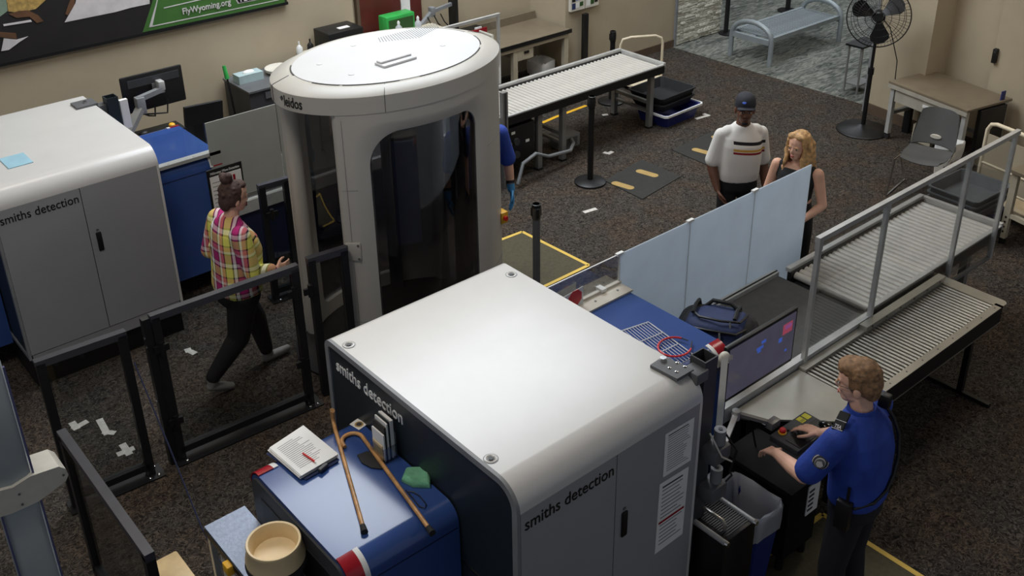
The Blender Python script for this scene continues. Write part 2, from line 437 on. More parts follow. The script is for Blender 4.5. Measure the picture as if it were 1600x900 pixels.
# right-hand wall with the pillar and the alcove
A = [(11.05, 6.31), (10.93, 5.57), (11.29, 5.52), (11.22, 4.93), (11.08, 4.91), (10.35, .5), (14, .5), (14, 6.31)]
b = MB(); b.prism([(x, y, 0) for x, y in A], (0, 0, 6.5)); struct(b.build('wall_right', 'wall'))
b = MB(); b.prism([(11.03, 6.31, 0), (10.91, 5.57, 0), (10.93, 5.565, 0), (11.05, 6.305, 0)], (0, 0, .13)); struct(b.build('baseboard_right', 'base_brown'))
struct(bbox(11.04, 11.16, 6.312, 6.36, 0, 6.5, m='grey', name='trim_2'))
struct(bbox(23.8, 24, -4, 18, 0, 6.5, m='wall', name='wall_far'))
struct(bbox(11.27, 24, 17.8, 18, 0, 6.5, m='wall', name='wall_hall'))
# red-brown door in the back wall
d1 = struct(bbox(6.36, 7.26, 10.30, 10.35, 0, 2.1, m='maroon', name='door_1'))
bbox(6.32, 6.36, 10.29, 10.35, 0, 2.14, m='base_brown', name='door_frame', parent=d1)
bbox(6.95, 7.08, 10.285, 10.30, 1.2, 1.5, m='white', name='notice', parent=d1)

# ------------------------------------------------------------------ banner on the back wall
def poly_y(pts, y, d):
    return MB().prism([ony(u, v, y) for u, v in pts], (0, d, 0))
bn = thing('wall_banner', 'large photo banner with a green end panel reading FlyWyoming.org high on the wall', 'banner', (3, 10.25, 1.7))
bbox(.4, 5.37, 10.205, 10.25, 1.70, 3.1, m='photo_dark', name='board', parent=bn)
bbox(.4, 5.38, 10.195, 10.25, 1.675, 1.705, m='black', name='bottom_frame', parent=bn)
Y1 = 10.203
def pp(name, pts, m, k=0):
    return poly_y(pts, Y1 - .0015 * k, .004).build(name, m, bn)
pp('green_panel', [(223, 50.5), (445, 4), (448, -70), (262, -70), (239, 0)], 'green_board')
pp('white_line', [(233, 43), (238, 41.6), (247, -2), (246, -2)], 'photo_white', 2)
pp('white_line', [(233, 43), (437, 0), (437, -1), (235, 41)], 'photo_white', 2)
pp('white_line', [(256, 13.4), (344, -7), (344, -8.3), (256, 12)], 'photo_white', 2)
pp('pale_field', [(0, 26), (12, 17), (5, -40), (-60, -40), (-60, 40)], 'photo_green')
pp('straw_patch', [(13, 18), (30, 20), (56, 14), (78, -6), (70, -40), (4, -40)], 'photo_straw', 1)
pp('forearm', [(14, 22), (30, 17), (44, 16), (60, 24), (68, 33), (58, 36), (46, 26), (26, 28)], 'photo_brown', 3)
pp('light_paper', [(5, 38), (48, 31), (50, 34), (6, 41)], 'photo_white', 3)
pp('pale_shirt', [(101, 35), (118, 5), (128, -40), (232, -40), (234, 6), (205, 12), (180, 19), (140, 27)], 'photo_white', 1)
pp('collar_hand', [(102, 22), (108, 4), (118, -12), (116, 8), (106, 24)], 'photo_brown', 3)
pp('cuff', [(2, 80), (6, 60), (26, 62), (44, 57), (30, 66), (14, 78)], 'photo_white', 3)
pp('forearm', [(0, 50), (25, 52), (26, 61), (0, 58)], 'photo_brown', 3)
p0 = ony(286, 22.5, Y1 - .008); p1 = ony(361, 6, Y1 - .008)
text_part('lettering', 'FlyWyoming.org', 'photo_white', bn, p0, (1, 0, 0), (0, 0, 1), p1.x - p0.x, .085, .002, .012)
pp('emblem_border', [(369, 1), (372, 6), (428, -5), (432, -12), (430, -40), (369, -28)], 'photo_white', 2)
pp('emblem', [(370.5, 0), (373.5, 4.5), (427, -6), (430, -12), (429, -38), (371, -27)], 'black', 3)
p0 = ony(376, 2.8, Y1 - .012); p1 = ony(424, -7, Y1 - .012)
text_part('emblem_lettering', 'FLY WYO', 'photo_white', bn, p0, (1, 0, 0), (0, 0, 1), p1.x - p0.x, .07, .002, .02)

# ------------------------------------------------------------------ baggage scanners
def rprof(y0, y1, zb, zt, rf, rb, off=0, n=8):
    y0 += off; y1 -= off; zt -= off; rf = max(rf - off, .01); rb = max(rb - off, .01)
    p = [(y0, zb + off)]
    p += [(y0 + rf - rf * math.cos(a), zt - rf + rf * math.sin(a)) for a in [PI / 2 * i / n for i in range(n + 1)]]
    p += [(y1 - rb + rb * math.sin(a), zt - rb + rb * math.cos(a)) for a in [PI / 2 * i / n for i in range(n + 1)]]
    return p + [(y1, zb + off)]
def sec(p, x): return [Vector((x, y, z)) for y, z in p]
def scanner(label, x0, y0, hoods, flip, caps):
    L, D, zs, zt = 1.245, 1.6, 1.536, 1.67
    x1, y1 = x0 + L, y0 + D; rf, rb = (.14, .06) if not flip else (.14, .06)
    r = thing('baggage_scanner', label, 'scanner', ((x0 + x1) / 2, (y0 + y1) / 2, 0))
    MB().loft([sec(rprof(y0, y1, zs, zt, rf, rb, 0, 10), x) for x in (x0 + .02, x1 - .02)]).build('top_cover', 'shell', r)
    bbox(x0 + .02, x1 - .02, y0 + .012, y1 - .012, .27, zs, m='black', name='inner_body', parent=r)  # black so the door gaps look dark: gap shade put into the colour
    for xa, xb, s in ((x0, x0 + .02, 1), (x1 - .02, x1, -1)):
        po, pi = rprof(y0, y1, .27, zt, rf, rb, 0, 10), rprof(y0, y1, .27, zt, rf, rb, .035, 10)
        MB().loft([sec(po, xa), sec(po, xb), sec(pi, xb), sec(pi, xa), sec(po, xa)], False).build('end_frame', 'grey' if s > 0 else 'shell', r)
        pd = rprof(y0, y1, .27, zt, rf, rb, .037, 10)
        e = MB().loft([sec(pd, xa + (.008 if s > 0 else 0)), sec(pd, xb - (.0 if s > 0 else .008))]).build('end_panel', 'slate', r)
        if s > 0 and not flip:
            MB().box(xa + .004, xa + .009, y0 + .06, y1 - .06, .93, .936).build('panel_seam', 'black', e)
    xm = (x0 + x1) / 2 + .005
    for k, (xa, xb) in enumerate(((x0 + .022, xm - .003), (xm + .003, x1 - .022))):
        dr = bbox(xa, xb, y0, y0 + .012, .31, zs - .006, m='door', name='door', parent=r)
        if k:
            bbox(xm + .045, xm + .085, y0 - .012, y0, .98, 1.14, m='black', name='handle', parent=dr, bev=.008)
            bbox(xm + .055, xm + .075, y0 - .003, y0, 1.15, 1.165, m='midgrey', name='lock_plate', parent=dr)
    bbox(x0 + .022, x1 - .022, y1 - .012, y1, .31, zs - .006, m='door', name='back_panel', parent=r)
    bbox(x0 + .03, x1 - .03, y0 + .004, y1 - .004, .21, .303, m='door', name='skirt', parent=r)
    bbox(x0 + .02, x1 - .02, y0 + .04, y1 - .04, 0, .21, m='black', name='base', parent=r)
    text_part('lettering', 'smiths detection', 'black', r, (x0 + .045, y0 - .002, zs - .115), (1, 0, 0), (0, 0, 1), .56, .068, .001, .004)
    if not flip:
        text_part('lettering', 'smiths detection', 'white', r, (x0 + .005, y1 - .10, zt - .165), (0, -1, 0), (0, 0, 1), .62, .075, .002, .004)
    for (x, y) in caps:
        MB().lathe([(.030, 0), (.030, .004), (.024, .005), (.019, .002), (.019, .001)], (x, y, zt - .001), 20).build('bolt_cap', 'shell', r)
        MB().lathe([(.011, 0), (.011, .004), (.004, .004)], (x, y, zt), 16).build('bolt_hole', 'black', r)
        t = MB(); n = 20
        t.loft([[Vector((x + q * math.cos(2 * PI * i / n), y + q * math.sin(2 * PI * i / n), zt + h)) for i in range(n)] for q, h in ((.032, .0005), (.034, .0012), (.036, .0005), (.032, .0005))], False)
        t.build('cap_ring', 'grey', r)
    ya, yb, zh = y0 + .435, y0 + 1.365, 1.28
    for xa, xb, side in hoods:
        ph = rprof(ya, yb, .22, zh, .10, .10, 0, 8)
        h = MB().loft([sec(ph, xa), sec(ph, xb)]).build('tunnel_hood', 'blue', r)
        xe = xa if side < 0 else xb; s = side
        pi = rprof(ya, yb, .22, zh, .10, .10, .025, 8)
        MB().loft([sec(pi, xe), sec(pi, xe + s * .012)]).build('end_plate', 'darkgrey', h)
        bbox(min(xe + s * .012, xe + s * .016), max(xe + s * .012, xe + s * .016), ya + .12, yb - .12, .74, 1.16, m='black', name='curtain', parent=h)
        for yq, sg in ((ya, 1), (yb, -1)):
            for w0, w1, mm, nm in ((.0, .085, 'red', 'lamp'), (.085, .112, 'white', 'lamp_band')):
                secs = []
                for x in (xe - s * w0, xe - s * w1):
                    a_ = [Vector((x, yq + sg * (.10 - q * math.cos(t)), zh - .10 + q * math.sin(t))) for q, ts in ((.106, range(9)), (.094, range(8, -1, -1))) for t in [PI / 2 * i / 8 for i in ts]]
                    secs.append(a_)
                MB().loft(secs).build(nm, mm, h)
        for yq, sg in ((ya, -1), (yb, 1)):
            bbox(xa + .01, xb - .01, min(yq, yq + sg * .0015), max(yq, yq + sg * .0015), zh - .125, zh - .119, m='navy', name='seam', parent=h)
    return r
X0, Y0 = 2.222, 2.635
cp = [onz(545, 539, 1.67), onz(799, 429, 1.67), onz(767, 717, 1.67)]
sA = scanner('white-topped baggage scanner in the foreground with blue tunnel hoods and a dark side panel', X0, Y0, [(1.60, X0, -1), (X0 + 1.245, 4.26, 1)], False, [(c.x, c.y) for c in cp] + [(3.37, 2.80)])
sB = scanner('grey baggage scanner at the left edge below the banner, seen from its door side', 1.355, 7.33, [(.70, 1.355, -1), (2.60, 3.30, 1)], True, [])
t_ = tag(bbox(1.62, 1.80, 7.70, 7.94, 1.671, 1.676, m='metal_table', name='folded_leaflet'), 'light blue leaflet lying on top of the left scanner', 'paper')
t_.data.materials[0] = MATS['paper_blue'] if 'paper_blue' in MATS else mat('paper_blue', (150, 190, 206), .7)

# papers taped to the foreground scanner's door
def sheet_y(name, pts, y, label, red=False):
    q = [ony(u, v, y) for u, v in pts]; r = thing(name, label, 'paper', (q[3].x, y, q[3].z), 0, 'sheets taped to the scanner')
    MB().prism([p - Vector((0, .001, 0)) for p in q], (0, .002, 0)).build('sheet', 'paper', r)
    tl, tr, br, bl = q
    def at(a, c): return tl.lerp(tr, a).lerp(bl.lerp(br, a), c)
    for i in range(16):
        c = .06 + i * .055; mm = 'print_light'; h = .012; a0, a1 = .10, .9 - random.random() * .25
        if i == 0: mm = 'print'; h = .02; a1 = .8
        if red and i == 9: mm = 'red'; h = .03; a0, a1 = .05, .95
        MB().prism([at(a0, c) - Vector((0, .0025, 0)), at(a1, c) - Vector((0, .0025, 0)), at(a1, c + h) - Vector((0, .0025, 0)), at(a0, c + h) - Vector((0, .0025, 0))], (0, .001, 0)).build('printed_line', mm, r)
    return r
sheet_y('taped_sheet', [(1040, 679), (1085, 652), (1079, 719), (1036, 746)], Y0 - .002, 'upper white printed sheet taped beside the scanner corner')
sheet_y('taped_sheet', [(1031, 757), (1076, 729), (1066, 834), (1023, 866)], Y0 - .002, 'lower white sheet with a red band taped to the scanner door', True)

# ------------------------------------------------------------------ body scanner
LCX, LCY, LA, LB = 4.05, 6.21, .92, .66
def lp(t, k=1., z=0.):
    t = math.radians(t); return Vector((LCX + LA * k * math.cos(t), LCY + LB * k * math.sin(t), z))
lr = thing('body_scanner', 'oval grey walk-through body scanner booth with a white roof', 'body scanner', (LCX, LCY, 0))
def lathe_e(prof, n=72):
    b = MB(); b.loft([[Vector((LCX + a * math.cos(2 * PI * i / n), LCY + c * math.sin(2 * PI * i / n), z)) for i in range(n)] for a, c, z in prof], True); return b
lathe_e([(.98, .72, 0), (.98, .72, .02), (.93, .67, .035)]).build('floor_plate', 'rubber', lr)
rim = lathe_e([(.86, .60, 2.20), (.925, .665, 2.193), (.925, .665, 2.318), (.915, .655, 2.325), (.80, .59, 2.363), (.785, .575, 2.363)]).build('rim', 'leidos', lr)
for a in (-118, 4, 170):
    p, q, s_ = lp(a, 1.008, 2.193), lp(a, 1.008, 2.318), lp(a, .862, 2.366)
    MB().tube([p, q, lp(a, .995, 2.327), s_], .0025, 5).build('seam', 'midgrey', rim)
lid = lathe_e([(.755, .553, 2.36), (.755, .553, 2.368), (.745, .545, 2.370)]).build('roof_panel', 'leidos_lid', lr)
for a0, a1 in ((150, 172), (195, 215), (217, 250), (262, 322), (330, 352), (5, 30), (34, 52)):
    n = 10; b = MB()
    b.loft([[Vector((LCX + e * .92 * .843 * math.cos(t), LCY + e * .66 * .861 * math.sin(t), 2.3645 + h)) for e, h in ((.973, 0), (.988, 0), (.988, .003), (.973, .003))] for t in [math.radians(a0 + (a1 - a0) * i / n) for i in range(n + 1)]])
    b.build('vent_slot', 'black', lid)
for i in range(26):       # grille of slanted slots near the far rim
    x = LCX + .14 + i * .022; y = LCY + .28
    ya, yb = y - .12 + abs(i - 13) * .009, y + .10
    if yb - ya > .01: MB().bar((x - .02, ya, 2.3705), (x + .03, yb, 2.3705), .006, .002).build('grille_slot', 'grey', lid)
for x, y in ((-.45, -.2), (.42, -.12), (-.08, .35), (-.5, .15)):
    MB().lathe([(.022, 0), (.022, .004), (.012, .006)], (LCX + x, LCY + y, 2.369), 14).build('screw', 'leidos_lid', lid)
def shell(front):
    sgn = -1 if front else 1
    wa, wb, zw0, zw1 = (-128., -66., .16, 2.03)
    ta, tb, zA, zB = -142.5, -37.5, .035, 2.20
    def T(t): return t if front else -t
    def S(w):     # outlines: rounded window grown by w (deg, m)
        pts = []; a0, a1, c0, c1 = wa - w[0], wb + w[0], zw0 - w[1], zw1 + w[1]
        ra, rz = 17., .26
        for (ca, cz, s0) in ((a1 - ra * .6, c1 - rz * .6, 0), (a0 + ra, c1 - rz, 90), (a0 + ra * .4, c0 + rz * .4, 180), (a1 - ra * .4, c0 + rz * .4, 270)):
            kx, kz = abs((a1 if s0 in (0, 270) else a0) - ca), abs((c1 if s0 in (0, 90) else c0) - cz)
            for i in range(13):
                an = math.radians(s0 + 90 * i / 12); pts.append((ca + kx * math.cos(an), cz + kz * math.sin(an)))
        return pts
    def outer():  # points on the rectangle in the same order
        out = []
        for (cx_, cz_, s0) in ((tb, zB, 0), (ta, zB, 90), (ta, zA, 180), (tb, zA, 270)):
            mx_, mz_ = (wa + wb) / 2, (zw0 + zw1) / 2
            for i in range(13):
                f = i / 12
                if s0 == 0: q = (tb, zB - .35 * (1 - f * 2)) if f < .5 else (tb + (-18 * (f * 2 - 1)), zB)
                elif s0 == 90: q = (ta + 18 * (1 - f * 2), zB) if f < .5 else (ta, zB - .35 * (f * 2 - 1))
                elif s0 == 180: q = (ta, zA + .25 * (1 - f * 2)) if f < .5 else (ta + 18 * (f * 2 - 1), zA)
                else: q = (tb - 18 * (1 - f * 2), zA) if f < .5 else (tb, zA + .25 * (f * 2 - 1))
                out.append(q)
        return out
    w0, w1, wo = S((0, 0)), S((5.5, .07)), outer()
    def dens(P):   # subdivide outlines so the wall follows the oval
        o = []
        for i, p in enumerate(P):
            q = P[(i + 1) % len(P)]
            k = 8 if i % 13 == 12 else 1
            o += [(p[0] + (q[0] - p[0]) * j / k, p[1] + (q[1] - p[1]) * j / k) for j in range(k)]
        return o
    w0, w1, wo = dens(w0), dens(w1), dens(wo)
    rows = []
    for f in (0, .25, .5, .75, 1): rows.append([(a[0] + (c[0] - a[0]) * f, a[1] + (c[1] - a[1]) * f, 1.0) for a, c in zip(wo, w1)])
    rows.append([(a[0], a[1], .955) for a in w0]); rows.append([(a[0], a[1], .90) for a in w0])
    for f in (0, .5, 1): rows.append([(a[0] + (c[0] - a[0]) * f, a[1] + (c[1] - a[1]) * f, .89) for a, c in zip(w0, wo)])
    rows.append([(a[0], a[1], 1.0) for a in wo])
    b = MB(); b.loft([[lp(T(t), k, z) for t, z, k in row] for row in rows], False)
    sh = b.build('front_wall' if front else 'far_wall', 'leidos', lr, ang=30)
    n = 24; g = MB()
    ts = [wa - 1.5 + (wb - wa + 3) * i / n for i in range(n + 1)]
    g.loft([[lp(T(t), .945, zw0 - .01), lp(T(t), .945, zw1 + .01), lp(T(t), .94, zw1 + .01), lp(T(t), .94, zw0 - .01)] for t in ts])
    g.build('window_pane', 'glass_dark', lr)
    # seams and trims on the wall
    for z in (.52, 1.62) if front else ():
        MB().tube([lp(T(ta + (wa - ta - 6) * i / 6), 1.002, z) for i in range(7)], .002, 4).build('seam', 'grey', sh)
        MB().tube([lp(T(wb + 6 + (tb - wb - 6) * i / 6), 1.002, z + .05) for i in range(7)], .002, 4).build('seam', 'grey', sh)
    if front: MB().tube([lp(-139.6, 1.002, .05 + 2.1 * i / 8) for i in range(9)], .002, 4).build('seam', 'grey', sh)
    # end post of the wall
    for t in (ta, tb):
        c = lp(T(t), .915, 0); MB().lathe([(.062, .03), (.062, 2.2)], c, 20).build('end_post', 'leidos', sh)
    return sh
fw = shell(True); shell(False)
pc = lp(-139.5, 1.0, 1.13); tn = Vector((-math.sin(math.radians(-139.5)) * LA, math.cos(math.radians(-139.5)) * LB, 0)).normalized(); nn = Vector((tn.y, -tn.x, 0))
hp = MB(); Mh = Matrix(((tn.x, nn.x, 0, pc.x), (tn.y, nn.y, 0, pc.y), (0, 0, 1, pc.z), (0, 0, 0, 1)))
hp.box(-.06, .06, -.006, .016, -.075, .075, .012, 2, Mh); hpo = hp.build('hinge_plate', 'leidos', fw)
for sx in (-.042, .042):
    for sz in (-.055, .055): MB().cyl(Mh @ Vector((sx, .014, sz)), Mh @ Vector((sx, .022, sz)), .009, n=10).build('bolt', 'chrome', hpo)
# inner scanning masts
for a in (70, -70): MB().lathe([(.06, .04), (.06, 2.18)], lp(a, .80, 0), 16).build('scan_mast', 'darkgrey', lr)
# roof hatch
hk = Matrix.Translation((LCX - .06, LCY - .19, 2.37)) @ Matrix.Rotation(.05, 4, 'Z')
h = MB(); h.box(-.15, .15, -.06, .06, 0, .018, .006, 2, hk); h.box(-.14, .14, -.01, .05, .018, .032, .004, 1, hk); h.build('roof_hatch', 'leidos_lid', lr)
# lettering follows the oval rim
def curved_text(s, t0, t1, z, hgt, m, parent):
    o = text_part('lettering', s, m, parent, (0, 0, 0), (1, 0, 0), (0, 1, 0), 1, hgt, .0015, .01)
    inv = WM[parent.name].inverted(); W = WM[o.name]
    for v in o.data.vertices:
        c = W @ v.co; t = t0 + (t1 - t0) * c.x; v.co = W.inverted() @ lp(t, 1.008 + c.z, z + c.y)
    return o
curved_text('leidos', 185.5, 199.5, 2.222, .078, 'black', lr)
e = MB(); e.prism([lp(181.5, 1.007, 2.27), lp(183.5, 1.007, 2.29), lp(184.5, 1.007, 2.27), lp(183, 1.007, 2.25)], (-.003, 0, 0)); e.build('logo_mark', 'black', lr)
bx = MB(); bx.box(LCX + .70, LCX + .77, LCY - .44, LCY - .36, .86, .96, .006); yb = bx.build('stop_button_box', 'yellow', lr)
MB().cyl((LCX + .735, LCY - .44, .91), (LCX + .735, LCY - .46, .91), .02, n=14).build('button', 'red_bright', yb)

# ------------------------------------------------------------------ conveyors
def roller_conveyor(label, x0, x1, y0, y1, zt, nr, rr, rmat, legs, post=None):
    r = thing('roller_conveyor', label, 'conveyor', ((x0 + x1) / 2, (y0 + y1) / 2, 0))
    bbox(x0, x1, y0, y0 + .035, zt - .09, zt + .005, m='black', name='side_rail', parent=r)
    bbox(x0, x1, y0 - .004, y0 + .03, zt + .005, zt + .02, m='alu', name='rail_cap', parent=r)
    bbox(x0, x1, y1 - .035, y1, zt - .09, zt + .015, m='black', name='side_rail', parent=r)
    bbox(x0, x1, y1 - .02, y1 + .02, zt + .015, zt + .045, m='alu', name='rail_cap', parent=r)
    bbox(x1 - .02, x1 + .02, y0, y1, zt - .02, zt + .035, m='alu', name='end_rail', parent=r)
    bbox(x0 + .01, x1 - .01, y0 + .035, y1 - .035, zt - .10, zt - .085, m='darkgrey', name='bottom_pan', parent=r)
    pit = (x1 - x0 - .06) / nr
    rb = MB(); rb.cyl((0, y0 + .037, 0), (0, y1 - .037, 0), rr, n=14)
    cy = (y0 + y1) / 2
    for v in rb.bm.verts: v.co.y -= cy
    me = rb.mesh('roller', rmat)
    hb = MB(); hb.cyl((0, 0, 0), (0, .012, 0), rr * .45, n=8); mh = hb.mesh('axle', 'bin_blue')
    for i in range(nr):
        o = link('roller', me, r, (x0 + .03 + pit * (i + .5) - (x0 + x1) / 2, 0, zt - rr + .003))
        link('axle', mh, o, (0, y0 + .03 - cy, 0)); 
    for lx in legs:
        for ly in (y0 + .07, y1 - .07):
            lg = bbox(lx - .03, lx + .03, ly - .03, ly + .03, .02, zt - .1, m='alu_dark', name='leg', parent=r)
            bbox(lx - .035, lx + .035, ly - .035, ly + .035, 0, .02, m='black', name='foot', parent=lg)
        bbox(lx - .02, lx + .02, y0 + .10, y1 - .10, .30, .34, m='alu_dark', name='cross_bar', parent=r)
        bbox(lx - .02, lx + .02, y0 + .10, y1 - .10, .20, .23, m='alu_dark', name='cross_bar', parent=r)
    return r
cB = roller_conveyor('long white roller conveyor running behind the body scanner toward the back hall', 6.42, 8.87, 7.70, 8.42, .76, 40, .024, 'roller', (6.94, 7.30, 8.72))
cA = roller_conveyor('pale roller conveyor behind the glass rail on the right', 5.98, 7.88, 3.15, 3.86, .76, 30, .029, 'roller', (6.2, 7.5))
def belt(label, x0, x1, y0, y1, zt, navy):
    r = thing('belt_conveyor', label, 'conveyor', ((x0 + x1) / 2, (y0 + y1) / 2, 0))
    bbox(x0, x1, y0 + .05, y1 - .05, zt - .06, zt - .02, m='belt', name='belt', parent=r, bev=.01)
    bbox(x0, x1, y0, y0 + .05, zt - .1, zt + .012, m='alu', name='side_rail', parent=r)
    bbox(x0, x1, y1 - .05, y1, zt - .1, zt + .012, m='alu', name='side_rail', parent=r)
    bbox(x0, x1, y1 - .034, y1 - .026, zt + .012, zt + .02, m='black', name='rail_groove', parent=r)
    bbox(x0 + .02, x1 - .02, y0 + .04, y1 - .04, .1, zt - .1, m=navy, name='cabinet', parent=r)
    return r
belt('dark belt section between the foreground hood and the right-hand rollers', 4.28, 5.96, 3.12, 3.97, .74, 'black')
belt('belt section with navy cabinet behind the left-hand sign', 3.32, 6.40, 7.74, 8.5, .76, 'navy')
for xa in ():
    pass

# stainless roller table
sr = thing('steel_roller_table', 'stainless steel gravity roller table on the near side of the glass rail', 'roller table', (5.95, 2.86, 0))
zt = .70
bbox(5.09, 6.83, 2.60, 2.655, zt - .002, zt + .004, m='steel', name='near_rail', parent=sr)
bbox(5.09, 6.83, 2.60, 2.615, zt - .13, zt - .002, m='black', name='near_skirt', parent=sr)
bbox(5.09, 6.83, 2.598, 2.603, zt - .137, zt - .13, m='steel', name='skirt_edge', parent=sr)
bbox(5.09, 6.83, 3.06, 3.115, zt - .02, zt + .02, m='steel', name='far_rail', parent=sr)
bbox(5.78, 6.83, 3.05, 3.11, zt + .02, zt + .055, m='steel', name='guard_strip', parent=sr)
for i in range(6): MB().cyl((5.85 + i * .18, 3.05, zt + .04), (5.85 + i * .18, 3.046, zt + .04), .008, n=8).build('rivet', 'steel_dark', sr)
for i in range(9): MB().cyl((5.2 + i * .195, 2.628, zt + .004), (5.2 + i * .195, 2.628, zt + .006), .006, n=8).build('rivet', 'steel_dark', sr)
b = MB(); c = [(6.83, 3.12), (6.83, 2.60), (6.98, 2.60)] + [(6.98 + .05 * math.sin(a), 2.65 - .05 * math.cos(a)) for a in [PI / 2 * i / 5 for i in range(6)]] + [(7.03, 3.12)]
c = [(6.80, 3.12), (6.80, 2.60), (6.87, 2.60)] + [(6.87 + .04 * math.sin(a), 2.64 - .04 * math.cos(a)) for a in [PI / 2 * i / 5 for i in range(6)]] + [(6.91, 3.12)]
b.prism([(x, y, zt - .004) for x, y in c], (0, 0, .008)); b.build('end_plate', 'steel', sr)
bbox(5.09, 6.83, 2.66, 3.06, zt - .14, zt - .125, m='black', name='under_tray', parent=sr)
rb = MB(); rb.cyl((0, -.20, 0), (0, .20, 0), .0118, n=10); me = rb.mesh('roller', 'steel')
for i in range(44): link('roller', me, sr, (5.115 + i * .0388 - 5.95, 2.86 - 2.86, zt - .012))
for lx in (5.3, 6.6):
    for ly in (2.68, 3.04):
        lg = bbox(lx - .02, lx + .02, ly - .02, ly + .02, .015, zt - .13, m='black', name='leg', parent=sr)
    bbox(lx - .02, lx + .02, 2.45, 3.2, 0, .03, m='black', name='foot_bar', parent=sr)
# plain steel table next to it
st = thing('steel_table', 'bare stainless steel work plate below the monitor', 'table', (4.8, 2.9, 0))
c = [(4.38, 3.11), (5.085, 3.11), (5.085, 2.60), (4.84, 2.60), (4.40, 3.03)]
MB().prism([(x, y, zt - .012) for x, y in c], (0, 0, .014)).build('plate', 'steel', st)
for x, y in ((4.48, 3.06), (5.04, 3.06), (5.04, 2.65), (4.88, 2.66)): bbox(x - .02, x + .02, y - .02, y + .02, 0, zt - .012, m='black', name='leg', parent=st)

# glass rail along the right conveyor
gr = thing('glass_rail', 'sloping-looking clear glass rail with aluminium posts along the right rollers', 'rail', (6.4, 3.125, 0))
gr['label'] = 'clear glass rail with aluminium posts and top bar along the right rollers'
MB().bar((5.13, 3.125, 1.655), (7.74, 3.125, 1.655), .035, .035).build('top_bar', 'alu', gr)
for x, zb in ((5.155, .62), (5.93, .62), (7.02, .55), (7.70, .55)): bbox(x - .016, x + .016, 3.11, 3.14, zb, 1.64, m='alu', name='post', parent=gr)
MB().bar((5.15, 3.125, .60), (7.72, 3.125, .56), .025, .025).build('bottom_bar', 'alu_dark', gr)
for xa, xb in ((5.172, 5.912), (5.948, 7.002), (7.038, 7.682)): bbox(xa, xb, 3.122, 3.128, .64, 1.63, m='glass', name='pane', parent=gr)
for x in (5.155, 5.93, 7.02): bbox(x - .02, x + .02, 3.108, 3.142, 1.58, 1.635, m='alu', name='clamp', parent=gr)
# rail of the far conveyor
g2 = thing('glass_rail', 'clear glass rail standing behind the far roller conveyor at the booth', 'rail', (6.5, 8.47, 0))
MB().bar((5.6, 8.47, 1.60), (7.0, 8.47, 1.60), .03, .03).build('top_bar', 'alu', g2)
for x in (5.62, 6.98): bbox(x - .015, x + .015, 8.456, 8.484, .6, 1.6, m='alu', name='post', parent=g2)
bbox(5.65, 6.95, 8.467, 8.473, .8, 1.58, m='glass', name='pane', parent=g2)
p = thing('aluminium_post', 'thick aluminium post at the near end of the far conveyor', 'post', (6.37, 7.66, 0))
bbox(6.335, 6.405, 7.64, 7.69, 0, 1.08, m='alu_dark', name='profile', parent=p)
bbox(6.36, 6.38, 7.635, 7.64, 0.02, 1.07, m='darkgrey', name='groove', parent=p)

# ------------------------------------------------------------------ frosted and clear panels
fx = [4.27, 4.955, 5.66, 6.345]
for i, w_ in enumerate(('nearest the blue hood', 'in the middle of three', 'in front of the blonde woman')):
    g = thing('frosted_panel', 'frosted glass panel beside the belt, ' + w_, 'panel', ((fx[i] + fx[i + 1]) / 2, 4.0, .5), 0, 'frosted panels')
    bbox(fx[i] + .003, fx[i + 1] - .003, 3.996, 4.004, .54, 1.51, m='frost', name='pane', parent=g)
    bbox(fx[i] - .0025, fx[i] + .0025, 3.994, 4.006, .54, 1.512, m='white', name='edge_strip', parent=g)
    bbox(fx[i] - .03, fx[i] + .03, 3.988, 4.012, 1.505, 1.522, m='white', name='top_clip', parent=g)
g = thing('clear_panel', 'short clear glass panel on top of the foreground hood', 'panel', (3.88, 4.0, 1.3))
bbox(3.48, 4.262, 3.997, 4.003, 1.30, 1.51, m='glass', name='pane', parent=g)
bbox(3.48, 4.262, 3.996, 4.004, 1.508, 1.513, m='white', name='top_edge', parent=g)
fl = MB(); fl.box(3.48, 4.28, 3.88, 4.01, 1.281, 1.294); fl.box(3.48, 4.28, 3.985, 4.01, 1.294, 1.312); fl.build('mount_flange', 'offwhite', g)
for x in (3.75, 4.0, 4.2): MB().lathe([(.008, 0), (.008, .003), (.002, .004)], (x, 3.94, 1.294), 10).build('screw', 'grey', g)
bbox(4.09, 4.13, 3.97, 4.03, 1.305, 1.325, m='white', name='clip', parent=g)
s = thing('stop_notice', 'small white notice with a red octagon beside the clear panel', 'sign', (3.75, 3.97, 1.3))
q = [ony(u, v, 3.97) for u, v in ((880, 465), (911, 447), (911, 480), (880, 498))]
MB().prism(q, (0, .003, 0)).build('card', 'paper', s)
c_ = ony(899, 466, 3.967); MB().prism([c_ + Vector((.06 * math.cos(PI / 8 + PI / 4 * i), 0, .06 * math.sin(PI / 8 + PI / 4 * i))) for i in range(8)], (0, .002, 0)).build('octagon', 'red_bright', s)
